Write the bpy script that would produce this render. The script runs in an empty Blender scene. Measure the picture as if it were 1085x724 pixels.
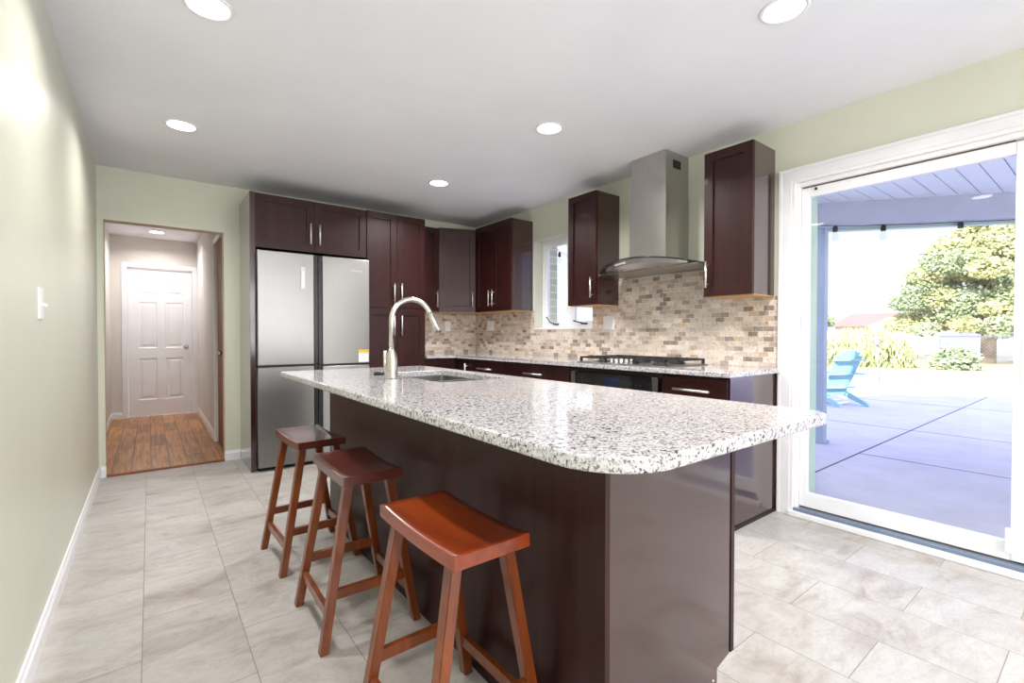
import bpy, bmesh, math, random
from mathutils import Vector, Matrix
random.seed(7)
PI = math.pi
scn = bpy.context.scene
C = scn.collection

# ---------------------------------------------------------------- camera
YAW, PITCH, ROLL, CAM_H, FOC = .654, -.0138, .001, 1.1237, 500.6
fw = Vector((math.sin(YAW)*math.cos(PITCH), math.cos(YAW)*math.cos(PITCH), math.sin(PITCH)))
r0 = Vector((math.cos(YAW), -math.sin(YAW), 0)); u0 = r0.cross(fw)
rr = r0*math.cos(ROLL)+u0*math.sin(ROLL); uu = -r0*math.sin(ROLL)+u0*math.cos(ROLL)
cam = bpy.data.cameras.new('camera'); cam.sensor_width = 36; cam.lens = FOC/1085*36
cam.clip_start = .05; cam.clip_end = 500
co = bpy.data.objects.new('camera', cam); C.objects.link(co)
m = Matrix((rr, uu, -fw)).transposed().to_4x4(); m.translation = (0, 0, CAM_H); co.matrix_world = m
scn.camera = co
vs = scn.view_settings
vs.view_transform = 'Standard'; vs.look = 'None'; vs.exposure = 0.98; vs.gamma = 1; vs.use_curve_mapping = False

# ---------------------------------------------------------------- light
SKY_LOW, SKY_HIGH, SKY_STRENGTH = (.56, .61, .66, 1), (.93, 1.0, 1.62, 1), 1.0
SUN_ENERGY, REAR_FILL_W, LAMP_W = 7.0, 52.0, 11.5
w = bpy.data.worlds.new('sky'); scn.world = w; w.use_nodes = True
nt = w.node_tree; nt.nodes.clear()
out = nt.nodes.new('ShaderNodeOutputWorld'); bg = nt.nodes.new('ShaderNodeBackground')
tc = nt.nodes.new('ShaderNodeTexCoord'); sp = nt.nodes.new('ShaderNodeSeparateXYZ')
rp = nt.nodes.new('ShaderNodeValToRGB')
nt.links.new(tc.outputs['Generated'], sp.inputs[0]); nt.links.new(sp.outputs['Z'], rp.inputs[0])
rp.color_ramp.elements[0].position = .22; rp.color_ramp.elements[0].color = SKY_LOW
rp.color_ramp.elements[1].position = .5; rp.color_ramp.elements[1].color = SKY_HIGH
nt.links.new(rp.outputs[0], bg.inputs[0]); bg.inputs[1].default_value = SKY_STRENGTH
nt.links.new(bg.outputs[0], out.inputs[0])

def aim(o, d):
    o.rotation_euler = Vector(d).to_track_quat('-Z', 'Y').to_euler()
def area(name, loc, d, sx, sy, power, col=(1, 1, 1), shape='RECTANGLE'):
    l = bpy.data.lights.new(name, 'AREA'); l.shape = shape; l.size = sx; l.size_y = sy
    l.energy = power; l.color = col
    o = bpy.data.objects.new(name, l); C.objects.link(o); o.location = loc; aim(o, d); return o
s = bpy.data.lights.new('sun', 'SUN'); s.energy = SUN_ENERGY; s.angle = math.radians(.6); s.color = (1, .93, .82)
so = bpy.data.objects.new('sun', s); C.objects.link(so); aim(so, (5.45, .7, -2.55)); so.location = (-20, -3, 15)
# added fill light behind the camera, standing before made-up glazing
area('added_rear_fill', (1.43, -2.97, 1.3), (0, 1, 0), 3.1, 1.9, REAR_FILL_W, (.97, .98, 1))

# ---------------------------------------------------------------- node materials
def lin(c):
    return tuple((x/12.92 if x <= .04045 else ((x+.055)/1.055)**2.4) for x in [v/255 for v in c])+(1,)
class M:
    def __init__(s, name, col=(200, 200, 200), rough=.5, metal=0, coat=0, spec=.5):
        s.m = bpy.data.materials.new(name); s.m.use_nodes = True; s.t = s.m.node_tree
        s.b = s.t.nodes['Principled BSDF']; s.b.inputs['Base Color'].default_value = lin(col)
        s.b.inputs['Roughness'].default_value = rough; s.b.inputs['Metallic'].default_value = metal
        s.b.inputs['Coat Weight'].default_value = coat; s.b.inputs['Coat Roughness'].default_value = .12
        s.b.inputs['Specular IOR Level'].default_value = spec
    def n(s, typ, **kw):
        x = s.t.nodes.new(typ)
        for k, v in kw.items():
            if k.startswith('i_'): x.inputs[k[2:].replace('_', ' ')].default_value = v
            else: setattr(x, k, v)
        return x
    def l(s, a, b): s.t.links.new(a, b)
    def coord(s, scale=(1, 1, 1), loc=(0, 0, 0), rot=(0, 0, 0)):
        c = s.n('ShaderNodeTexCoord'); mp = s.n('ShaderNodeMapping')
        mp.inputs['Scale'].default_value = scale; mp.inputs['Location'].default_value = loc; mp.inputs['Rotation'].default_value = rot
        s.l(c.outputs['Object'], mp.inputs[0]); return mp.outputs[0]
    def noise(s, vec, scale, detail=4, rough=.55, dist=0):
        x = s.n('ShaderNodeTexNoise'); x.inputs['Scale'].default_value = scale; x.inputs['Detail'].default_value = detail
        x.inputs['Roughness'].default_value = rough; x.inputs['Distortion'].default_value = dist
        s.l(vec, x.inputs['Vector']); return x.outputs['Fac']
    def ramp(s, fac, stops, interp='LINEAR'):
        x = s.n('ShaderNodeValToRGB'); e = x.color_ramp.elements; x.color_ramp.interpolation = interp
        while len(e) < len(stops): e.new(.5)
        for i, (p, c) in enumerate(stops):
            e[i].position = p; e[i].color = lin(c)
        s.l(fac, x.inputs[0]); return x.outputs[0]
    def mix(s, f, a, b, mode='MIX'):
        x = s.n('ShaderNodeMixRGB'); x.blend_type = mode
        for v, i in ((f, 0), (a, 1), (b, 2)):
            if isinstance(v, (int, float)): x.inputs[i].default_value = v
            elif isinstance(v, tuple): x.inputs[i].default_value = lin(v)
            else: s.l(v, x.inputs[i])
        return x.outputs[0]
    def col(s, o): s.l(o, s.b.inputs['Base Color'])
    def bump(s, h, strength=.2, dist=.002):
        x = s.n('ShaderNodeBump'); x.inputs['Strength'].default_value = strength; x.inputs['Distance'].default_value = dist
        s.l(h, x.inputs['Height']); s.l(x.outputs[0], s.b.inputs['Normal'])

def m_plain(name, col, rough=.5, metal=0, coat=0, var=.04, scale=6, spec=.5):
    a = M(name, col, rough, metal, coat, spec); v = a.coord()
    f = a.noise(v, scale, 3)
    c2 = tuple(max(0, int(x*(1-var))) for x in col); c1 = tuple(min(255, int(x*(1+var))) for x in col)
    a.col(a.ramp(f, [(.3, c2), (.7, c1)])); return a
MAT = {}
a = m_plain('sage green satin wall paint', (214, 215, 198), .32, var=.012, scale=2)
a.bump(a.noise(a.coord(), 90, 3), .06, .001); MAT['wall'] = a.m
a = m_plain('flat white ceiling paint', (236, 237, 243), .75, var=.01, scale=2)
a.bump(a.noise(a.coord(), 120, 3), .05, .001); MAT['ceiling'] = a.m
MAT['hallwall'] = m_plain('pale warm grey hall paint', (222, 216, 210), .5, var=.01).m
MAT['white'] = m_plain('semi gloss white trim paint', (238, 238, 241), .3, var=.01).m
MAT['whiteplastic'] = m_plain('white switch plastic', (240, 240, 242), .3, var=.01).m
MAT['vinyl'] = m_plain('white vinyl window frame', (240, 240, 243), .35, var=.01).m

def m_wood(name, c_dark, c_mid, c_light, rough, coat, stretch=(9, 9, .7), scale=3, spec=.5):
    a = M(name, c_mid, rough, 0, coat, spec); v = a.coord(stretch)
    f = a.noise(v, scale, 6, .6, .6); g = a.noise(a.coord(), 2.2, 2)
    c = a.ramp(f, [(.25, c_dark), (.5, c_mid), (.78, c_light)])
    c = a.mix(a.ramp(g, [(.35, (0, 0, 0)), (.75, (70, 70, 70))]), c, c_light); a.col(c)
    a.bump(f, .05, .001); a.b.inputs['Coat Roughness'].default_value = .1
    return a.m
MAT['espresso'] = m_wood('espresso stained cabinet wood', (32, 11, 10), (46, 17, 16), (58, 23, 20), .4, .08, spec=.3)
MAT['espressogloss'] = m_wood('high gloss espresso end panel', (38, 16, 15), (52, 23, 22), (62, 29, 27), .2, 1)
MAT['espressodark'] = m_plain('dark cabinet toe kick', (24, 12, 12), .5).m
MAT['birch'] = m_wood('clear birch cabinet underside', (190, 140, 78), (206, 158, 96), (222, 178, 118), .45, 0)
MAT['stool'] = m_wood('cherry stained stool wood', (84, 34, 9), (114, 52, 14), (142, 74, 24), .3, .45, (6, 6, .8))
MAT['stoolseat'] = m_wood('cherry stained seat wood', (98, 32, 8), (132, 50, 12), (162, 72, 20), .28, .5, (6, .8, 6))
MAT['stoolreflect'] = m_wood('cherry seat wood with painted dark reflection', (58, 18, 12), (80, 26, 16), (104, 36, 22), .28, .6, (6, .8, 6))  # same cherry wood, the dark cabinets' reflection put into the colour
MAT['browndoor'] = m_wood('brown stained door wood', (104, 50, 20), (134, 68, 30), (156, 84, 40), .5, .0)

# stone floor tile: long courses run away from the camera
a = M('pale travertine look floor tile', (205, 200, 196), .3)
c = a.n('ShaderNodeTexCoord'); s1 = a.n('ShaderNodeSeparateXYZ'); a.l(c.outputs['Object'], s1.inputs[0])
ax = a.n('ShaderNodeMath', operation='ADD'); ax.inputs[1].default_value = .03+.3065*20
ay = a.n('ShaderNodeMath', operation='ADD'); ay.inputs[1].default_value = -.2455+.601*20
a.l(s1.outputs['X'], ax.inputs[0]); a.l(s1.outputs['Y'], ay.inputs[0])
cb = a.n('ShaderNodeCombineXYZ'); a.l(ay.outputs[0], cb.inputs['X']); a.l(ax.outputs[0], cb.inputs['Y'])
def brick(a, vec, bw, rh, ms, c1, c2, mc, bias=0, off=.5):
    b = a.n('ShaderNodeTexBrick'); b.offset = off; b.offset_frequency = 2; b.squash = 1
    for k, v in (('Scale', 1), ('Mortar Size', ms), ('Mortar Smooth', .1), ('Bias', bias), ('Brick Width', bw), ('Row Height', rh)):
        b.inputs[k].default_value = v
    b.inputs['Color1'].default_value = lin(c1); b.inputs['Color2'].default_value = lin(c2); b.inputs['Mortar'].default_value = lin(mc)
    a.l(vec, b.inputs['Vector']); return b
b = brick(a, cb.outputs[0], .601, .3065, .0016, (0, 0, 0), (255, 255, 255), (128, 128, 128))
v = a.coord((1.6, 3.2, 1), rot=(0, 0, .5))
addv = a.n('ShaderNodeVectorMath', operation='ADD'); a.l(v, addv.inputs[0])
sc = a.n('ShaderNodeVectorMath', operation='SCALE'); sc.inputs['Scale'].default_value = 9
a.l(b.outputs['Color'], sc.inputs[0]); a.l(sc.outputs[0], addv.inputs[1])
n1 = a.noise(addv.outputs[0], 1.6, 7, .62, .9); n2 = a.noise(addv.outputs[0], 7, 9, .72, 1.4); n4 = a.noise(addv.outputs[0], 3.2, 8, .68, 1.8)
c1 = a.ramp(n1, [(.3, (150, 140, 130)), (.45, (175, 170, 164)), (.6, (186, 183, 179)), (.75, (168, 163, 160))])
c2 = a.mix(a.ramp(n2, [(.36, (120, 120, 120)), (.47, (0, 0, 0)), (.56, (0, 0, 0)), (.68, (70, 70, 70))]), c1, (140, 131, 124))
vein = a.ramp(n4, [(.465, (0, 0, 0)), (.492, (110, 110, 110)), (.5, (140, 140, 140)), (.508, (110, 110, 110)), (.535, (0, 0, 0))])
c2 = a.mix(vein, c2, (128, 118, 112))
c3 = a.mix(b.outputs['Fac'], c2, (130, 122, 116)); a.col(c3)
rg = a.ramp(n2, [(.3, (170, 170, 170)), (.7, (150, 150, 150))]); a.l(rg, a.b.inputs['Roughness'])
inv = a.n('ShaderNodeMath', operation='SUBTRACT'); inv.inputs[0].default_value = 1; a.l(b.outputs['Fac'], inv.inputs[1])
a.bump(inv.outputs[0], .3, .0015); MAT['floor'] = a.m

# hall planks
a = M('brown wood look plank floor', (150, 100, 60), .32)
c = a.n('ShaderNodeTexCoord'); s1 = a.n('ShaderNodeSeparateXYZ'); a.l(c.outputs['Object'], s1.inputs[0])
cb = a.n('ShaderNodeCombineXYZ'); a.l(s1.outputs['Y'], cb.inputs['X']); a.l(s1.outputs['X'], cb.inputs['Y'])
b = brick(a, cb.outputs[0], .62, .128, .003, (0, 0, 0), (255, 255, 255), (128, 128, 128), off=.37)
f = a.noise(a.coord((14, .9, 1)), 2.5, 6, .6, .4)
c1 = a.ramp(f, [(.3, (130, 84, 46)), (.5, (186, 128, 72)), (.7, (210, 158, 100))])
c2 = a.mix(.4, c1, b.outputs['Color'], 'OVERLAY'); a.col(a.mix(b.outputs['Fac'], c2, (70, 42, 26)))
MAT['plank'] = a.m

# granite
a = M('white speckled polished granite', (225, 222, 218), .07, spec=.55)
v = a.coord()
def warp(a, v, sc, amt):
    n = a.n('ShaderNodeTexNoise'); n.inputs['Scale'].default_value = sc; a.l(v, n.inputs['Vector'])
    s2 = a.n('ShaderNodeVectorMath', operation='SCALE'); s2.inputs['Scale'].default_value = amt; a.l(n.outputs['Color'], s2.inputs[0])
    ad = a.n('ShaderNodeVectorMath', operation='ADD'); a.l(v, ad.inputs[0]); a.l(s2.outputs[0], ad.inputs[1]); return ad.outputs[0]
wv = warp(a, v, 100, .012)
def voro(a, v, sc):
    x = a.n('ShaderNodeTexVoronoi'); x.inputs['Scale'].default_value = sc; a.l(v, x.inputs['Vector']); return x
v1 = voro(a, wv, 170); bw = a.n('ShaderNodeSeparateColor'); a.l(v1.outputs['Color'], bw.inputs[0])
base = a.ramp(bw.outputs[0], [(0, (208, 207, 209)), (.42, (194, 192, 194)), (.60, (176, 173, 175)), (.70, (202, 200, 201)), (.84, (152, 149, 152)), (.90, (214, 213, 214))], 'CONSTANT')
n1 = a.noise(v, 95, 5, .65, .5); n2 = a.noise(v, 210, 4, .6, .3)
n3 = a.noise(v, 14, 3, .5)
sp1 = a.n('ShaderNodeMath', operation='MULTIPLY'); a.l(n1, sp1.inputs[0]); a.l(n2, sp1.inputs[1])
dark = a.ramp(sp1.outputs[0], [(.0, (255, 255, 255)), (.18, (255, 255, 255)), (.235, (0, 0, 0))])
base = a.mix(dark, base, (88, 82, 86))
v2 = voro(a, wv, 110); bc = a.n('ShaderNodeSeparateColor'); a.l(v2.outputs['Color'], bc.inputs[0])
red = a.ramp(bc.outputs[1], [(0, (0, 0, 0)), (.982, (255, 255, 255))], 'CONSTANT'); base = a.mix(red, base, (84, 46, 52))
base = a.mix(a.ramp(n3, [(.4, (0, 0, 0)), (.8, (60, 60, 60))]), base, (196, 186, 180)); a.col(base)
MAT['granite'] = a.m

# steel
def m_steel(name, col, rough, stretch, strength=.3):
    a = M(name, col, rough, 1); v = a.coord(stretch); f = a.noise(v, 6, 4, .6)
    c1 = tuple(int(x*.97) for x in col); a.col(a.ramp(f, [(.3, c1), (.7, col)]))
    tg = a.n('ShaderNodeTangent'); tg.direction_type = 'RADIAL'; tg.axis = 'Z'; a.l(tg.outputs[0], a.b.inputs['Tangent'])
    a.b.inputs['Anisotropic'].default_value = .6 if 'fridge' in name or 'brushed stainless' in name or 'hood' in name else 0; a.b.inputs['Anisotropic Rotation'].default_value = .25
    rm = a.n('ShaderNodeMapRange'); rm.inputs['To Min'].default_value = rough*.95; rm.inputs['To Max'].default_value = rough*1.1
    a.l(f, rm.inputs[0]); a.l(rm.outputs[0], a.b.inputs['Roughness']); return a.m
MAT['steel'] = m_steel('brushed stainless steel', (150, 148, 147), .3, (90, 90, .8))
MAT['sinksteel'] = m_steel('satin sink steel', (150, 148, 146), .32, (10, 10, 10))
MAT['hoodsteel'] = m_steel('brushed hood steel', (190, 187, 184), .3, (60, 60, .8))
MAT['nickel'] = m_steel('satin nickel', (205, 200, 192), .26, (20, 20, 20))
MAT['chrome'] = m_steel('polished knob steel', (220, 218, 214), .12, (10, 10, 10))
MAT['handle'] = m_steel('brushed nickel bar pull', (232, 229, 224), .3, (20, 20, 20))
MAT['black'] = m_plain('gloss black plastic', (18, 18, 20), .25).m
MAT['iron'] = m_plain('matte cast iron', (40, 40, 42), .55).m
MAT['blackglass'] = m_plain('black oven glass', (30, 31, 33), .08).m
MAT['bluedisplay'] = m_plain('dark blue oven display', (24, 32, 60), .15).m
MAT['label'] = m_plain('white paper label', (236, 236, 232), .6).m
MAT['yellow'] = m_plain('yellow label band', (226, 180, 40), .6).m
MAT['grey'] = m_plain('grey button print', (225, 225, 225), .5).m

# backsplash mosaic
a = M('tumbled travertine mosaic tile', (200, 180, 160), .45)
c = a.n('ShaderNodeTexCoord'); s1 = a.n('ShaderNodeSeparateXYZ'); a.l(c.outputs['Object'], s1.inputs[0])
sm = a.n('ShaderNodeMath', operation='ADD'); a.l(s1.outputs['X'], sm.inputs[0]); a.l(s1.outputs['Y'], sm.inputs[1])
cb = a.n('ShaderNodeCombineXYZ'); a.l(sm.outputs[0], cb.inputs['X']); a.l(s1.outputs['Z'], cb.inputs['Y'])
b = brick(a, cb.outputs[0], .066, .0335, .0011, (0, 0, 0), (255, 255, 255), (120, 120, 120))
tone = a.ramp(b.outputs['Color'], [(0, (124, 106, 96)), (.10, (160, 144, 134)), (.16, (206, 188, 170)), (.28, (232, 218, 204)), (.4, (196, 182, 168)), (.5, (226, 214, 202)), (.6, (208, 190, 172)), (.7, (230, 220, 210)), (.8, (172, 156, 146)), (.88, (206, 176, 144)), (.94, (216, 202, 190)), (1, (130, 116, 110))])
n = a.noise(a.coord(), 34, 8, .8, 1.6)
tone = a.mix(a.ramp(n, [(.38, (255, 255, 255)), (.47, (60, 60, 60)), (.52, (0, 0, 0)), (.70, (110, 110, 110))]), tone, (140, 122, 110))
n6 = a.noise(a.coord(), 80, 6, .8, .5); tone = a.mix(a.ramp(n6, [(.52, (0, 0, 0)), (.62, (170, 170, 170))]), tone, (240, 232, 224))
n5 = a.noise(a.coord(), 5, 3); tone = a.mix(a.ramp(n5, [(.45, (0, 0, 0)), (.8, (90, 90, 90))]), tone, (172, 164, 158))
a.col(a.mix(b.outputs['Fac'], tone, (226, 218, 208)))
inv = a.n('ShaderNodeMath', operation='SUBTRACT'); inv.inputs[0].default_value = 1; a.l(b.outputs['Fac'], inv.inputs[1])
a.bump(inv.outputs[0], .5, .002); MAT['mosaic'] = a.m

# glass
def m_glass(name, tint, refl=.08, rough=0):
    a = M(name); t = a.t; t.nodes.remove(a.b)
    tr = a.n('ShaderNodeBsdfTransparent'); tr.inputs[0].default_value = tint
    gl = a.n('ShaderNodeBsdfGlossy'); gl.inputs['Roughness'].default_value = rough
    lw = a.n('ShaderNodeLayerWeight'); lw.inputs[0].default_value = .5
    pw = a.n('ShaderNodeMath', operation='POWER'); pw.inputs[1].default_value = 5; a.l(lw.outputs['Facing'], pw.inputs[0])
    mu = a.n('ShaderNodeMath', operation='MULTIPLY_ADD'); mu.inputs[1].default_value = .9; mu.inputs[2].default_value = refl
    mx = a.n('ShaderNodeMixShader')
    a.l(pw.outputs[0], mu.inputs[0]); a.l(mu.outputs[0], mx.inputs[0]); a.l(tr.outputs[0], mx.inputs[1]); a.l(gl.outputs[0], mx.inputs[2])
    a.l(mx.outputs[0], t.nodes['Material Output'].inputs[0]); return a.m
MAT['glass'] = m_glass('window glass', (.985, .995, .995, 1), .035)
MAT['hoodglass'] = m_glass('smoked hood glass', (.66, .66, .66, 1), .05)
MAT['bulbglass'] = m_glass('clear bulb glass', (.9, .92, .95, 1), .05)
def m_emit(name, col, st):
    a = M(name, col, .5); a.b.inputs['Emission Color'].default_value = lin(col); a.b.inputs['Emission Strength'].default_value = st; return a.m
MAT['lamp'] = m_emit('lit downlight lens', (255, 247, 236), 5)

# outdoors
def m_concrete(name, col, var):
    a = M(name, col, .8); f = a.noise(a.coord((1, 1, 1)), 3, 7, .65); g = a.noise(a.coord((60, 2, 1)), 3, 3)
    c = a.ramp(f, [(.3, tuple(int(x*(1-var)) for x in col)), (.7, tuple(min(255, int(x*(1+var))) for x in col))])
    c = a.mix(.12, c, a.ramp(g, [(.3, (120, 120, 120)), (.7, (255, 255, 255))]), 'MULTIPLY'); a.col(c); return a.m
MAT['concrete'] = m_concrete('broom finished patio concrete', (200, 198, 208), .04)
MAT['joint'] = m_plain('dark expansion joint', (70, 72, 84), .8).m
MAT['lawn'] = m_plain('dry sunlit lawn grass', (178, 166, 132), .9, var=.1, scale=1.2).m
MAT['soffit'] = m_plain('pale painted patio ceiling', (232, 238, 240), .5, var=.01).m
MAT['beam'] = m_plain('blue grey patio beam', (200, 204, 222), .6, var=.02).m
MAT['post'] = m_plain('slate blue patio post', (180, 196, 214), .6, var=.02).m
MAT['greentint'] = m_plain('gutter green and jamb reflection tint', (190, 212, 198), .6, var=.02).m  # greenish reflection on the jamb put into its colour; gutter shares it
a = M('buff exterior brick', (190, 190, 160), .8)
c = a.n('ShaderNodeTexCoord'); s1 = a.n('ShaderNodeSeparateXYZ'); a.l(c.outputs['Object'], s1.inputs[0])
sm = a.n('ShaderNodeMath', operation='ADD'); a.l(s1.outputs['X'], sm.inputs[0]); a.l(s1.outputs['Y'], sm.inputs[1])
cb = a.n('ShaderNodeCombineXYZ'); a.l(sm.outputs[0], cb.inputs['X']); a.l(s1.outputs['Z'], cb.inputs['Y'])
b = brick(a, cb.outputs[0], .21, .075, .008, (206, 204, 176), (184, 186, 158), (222, 220, 206)); a.col(b.outputs['Color']); MAT['brick'] = a.m
def m_leaf(name, cols):
    a = M(name, cols[1], .6); a.b.inputs['Transmission Weight'].default_value = 0
    f = a.noise(a.coord(), 1.1, 4, .7); a.col(a.ramp(f, [(.3, cols[0]), (.5, cols[1]), (.7, cols[2])])); return a.m
MAT['leaf'] = m_leaf('yellow green leaves', [(150, 160, 116), (192, 194, 140), (214, 210, 156)])
MAT['leafdark'] = m_leaf('blue green leaves', [(132, 152, 126), (160, 176, 142), (184, 192, 154)])
MAT['leafpale'] = m_leaf('pale weeping leaves', [(150, 166, 118), (182, 192, 138), (200, 206, 158)])
MAT['bark'] = m_wood('grey brown bark', (96, 80, 68), (120, 100, 86), (140, 122, 106), .9, 0)
MAT['turquoise'] = m_plain('turquoise resin', (158, 206, 208), .45, var=.02).m
MAT['housewall'] = m_plain('cream neighbouring house wall', (232, 224, 208), .8, var=.03).m
MAT['roof'] = m_plain('red brown shingle roof', (140, 112, 104), .8, var=.12).m
MAT['roofdeck'] = m_plain('plain roof deck', (120, 110, 100), .9).m
MAT['galv'] = m_plain('galvanised steel', (170, 174, 180), .4, metal=.8).m
MAT['sill'] = m_plain('blue grey anodised track', (122, 138, 158), .35, metal=.3).m
MAT['darkgap'] = m_plain('bronze track shadow strip', (92, 78, 66), .5).m
MAT['beige'] = m_plain('raw beige corner bead', (226, 214, 192), .7).m

# ---------------------------------------------------------------- mesh helpers
def nb(): return bmesh.new()
def box(bm, x0, x1, y0, y1, z0, z1, bev=0, rot=None):
    vs_ = [bm.verts.new((x, y, z)) for x in (x0, x1) for y in (y0, y1) for z in (z0, z1)]
    fs = [bm.faces.new([vs_[i] for i in q]) for q in ((0, 1, 3, 2), (4, 6, 7, 5), (0, 4, 5, 1), (2, 3, 7, 6), (0, 2, 6, 4), (1, 5, 7, 3))]
    if bev:
        es = list({e for f in fs for e in f.edges})
        r_ = bmesh.ops.bevel(bm, geom=es, offset=bev, segments=2, affect='EDGES', profile=.5)
    return vs_
def prism(bm, pts, z0, z1, bev=0):
    lo = [bm.verts.new((x, y, z0)) for x, y in pts]; hi = [bm.verts.new((x, y, z1)) for x, y in pts]
    n = len(pts); fb = bm.faces.new(lo[::-1]); ft = bm.faces.new(hi)
    for i in range(n): bm.faces.new((lo[i], lo[(i+1) % n], hi[(i+1) % n], hi[i]))
    if bev:
        es = list(ft.edges)+list(fb.edges); bmesh.ops.bevel(bm, geom=es, offset=bev, segments=3, affect='EDGES', profile=.5)
def tube(bm, pts, rad, seg=12, cap=True):
    pts = [Vector(p) for p in pts]; rads = rad if isinstance(rad, (list, tuple)) else [rad]*len(pts)
    rings = []; up = None
    for i, p in enumerate(pts):
        d = (pts[min(i+1, len(pts)-1)]-pts[max(i-1, 0)]).normalized()
        if up is None:
            up = d.cross(Vector((0, 0, 1)) if abs(d.z) < .9 else Vector((1, 0, 0))).normalized()
        up = (up-d*up.dot(d)).normalized(); sd = d.cross(up)
        rings.append([bm.verts.new(p+(up*math.cos(2*PI*k/seg)+sd*math.sin(2*PI*k/seg))*rads[i]) for k in range(seg)])
    for a_, b_ in zip(rings, rings[1:]):
        for k in range(seg): bm.faces.new((a_[k], a_[(k+1) % seg], b_[(k+1) % seg], b_[k])).smooth = True
    if cap: bm.faces.new(rings[0][::-1]); bm.faces.new(rings[-1])
def lathe(bm, prof, cx, cy, cz, seg=24, mat=None):
    rings = []
    for r_, z in prof:
        rings.append([bm.verts.new((cx+r_*math.cos(2*PI*k/seg), cy+r_*math.sin(2*PI*k/seg), cz+z)) for k in range(seg)])
    for a_, b_ in zip(rings, rings[1:]):
        for k in range(seg): bm.faces.new((a_[k], a_[(k+1) % seg], b_[(k+1) % seg], b_[k])).smooth = True
    bm.faces.new(rings[0][::-1]); bm.faces.new(rings[-1])
def beam_(bm, p, q, wx, wy, up=(0, 0, 1)):
    p, q = Vector(p), Vector(q); d = (q-p).normalized(); s_ = d.cross(Vector(up)).normalized(); t_ = s_.cross(d)
    vs_ = [bm.verts.new(e+s_*a_*wx/2+t_*b_*wy/2) for e in (p, q) for a_, b_ in ((-1, -1), (1, -1), (1, 1), (-1, 1))]
    for q_ in ((3, 2, 1, 0), (4, 5, 6, 7), (0, 1, 5, 4), (1, 2, 6, 5), (2, 3, 7, 6), (3, 0, 4, 7)): bm.faces.new([vs_[i] for i in q_])
def panelled(bm, org, ux, uz, un, xs, zs, panels, t, prof):
    """slab lying in ux/uz with thickness t behind its face; cells listed in panels get a profile of (inset, depth) rings"""
    org, ux, uz, un = Vector(org), Vector(ux), Vector(uz), Vector(un)
    P = lambda x, z, d: org+ux*x+uz*z+un*d
    V = {}
    def g(i, j):
        if (i, j) not in V: V[i, j] = bm.verts.new(P(xs[i], zs[j], 0))
        return V[i, j]
    nx, nz = len(xs)-1, len(zs)-1
    for i in range(nx):
        for j in range(nz):
            ring = [g(i, j), g(i+1, j), g(i+1, j+1), g(i, j+1)]
            if (i, j) in panels:
                for ins, dep in prof:
                    nr = [bm.verts.new(P(xs[i]+ins, zs[j]+ins, dep)), bm.verts.new(P(xs[i+1]-ins, zs[j]+ins, dep)),
                          bm.verts.new(P(xs[i+1]-ins, zs[j+1]-ins, dep)), bm.verts.new(P(xs[i]+ins, zs[j+1]-ins, dep))]
                    for k in range(4): bm.faces.new((ring[k], ring[(k+1) % 4], nr[(k+1) % 4], nr[k]))
                    ring = nr
            bm.faces.new(ring)
    bv = {}
    rim = [(i, 0) for i in range(nx+1)]+[(nx, j) for j in range(1, nz+1)]+[(i, nz) for i in range(nx-1, -1, -1)]+[(0, j) for j in range(nz-1, 0, -1)]
    for k in rim: bv[k] = bm.verts.new(P(xs[k[0]], zs[k[1]], -t))
    for k in range(len(rim)):
        a_, b_ = rim[k], rim[(k+1) % len(rim)]
        bm.faces.new((g(*b_), g(*a_), bv[a_], bv[b_]))
    bm.faces.new([bv[k] for k in rim][::-1])

ORG = {}
def finish(name, bm, mat, org, smooth=False):
    if org is not None: bmesh.ops.translate(bm, verts=bm.verts, vec=-Vector(org))
    bmesh.ops.recalc_face_normals(bm, faces=bm.faces)
    me = bpy.data.meshes.new(name); bm.to_mesh(me); bm.free()
    me.materials.append(MAT[mat] if isinstance(mat, str) else mat)
    if smooth:
        for p in me.polygons: p.use_smooth = True
    o = bpy.data.objects.new(name, me); C.objects.link(o); return o
def thing(name, loc, label, cat, group=None):
    o = bpy.data.objects.new(name, None); C.objects.link(o); o.location = loc; o.empty_display_size = .1
    o['label'] = label; o['category'] = cat
    if group: o['group'] = group
    ORG[o.name] = Vector(loc); return o
def part(name, bm, mat, parent, smooth=False, label=None):
    org = ORG[parent.name]; o = finish(name, bm, mat, org, smooth); o.parent = parent; ORG[o.name] = org
    if label: o['label'] = label
    return o
def solo(name, bm, mat, loc, label, cat, group=None, smooth=False):
    o = finish(name, bm, mat, loc, smooth); o.location = loc; o['label'] = label; o['category'] = cat
    if group: o['group'] = group
    ORG[o.name] = Vector(loc); return o
def struct(name, bm, mat, parent=None, smooth=False):
    if parent is not None: return part(name, bm, mat, parent, smooth)
    o = finish(name, bm, mat, None, smooth); o['kind'] = 'structure'; ORG[o.name] = Vector((0, 0, 0)); return o

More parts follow.
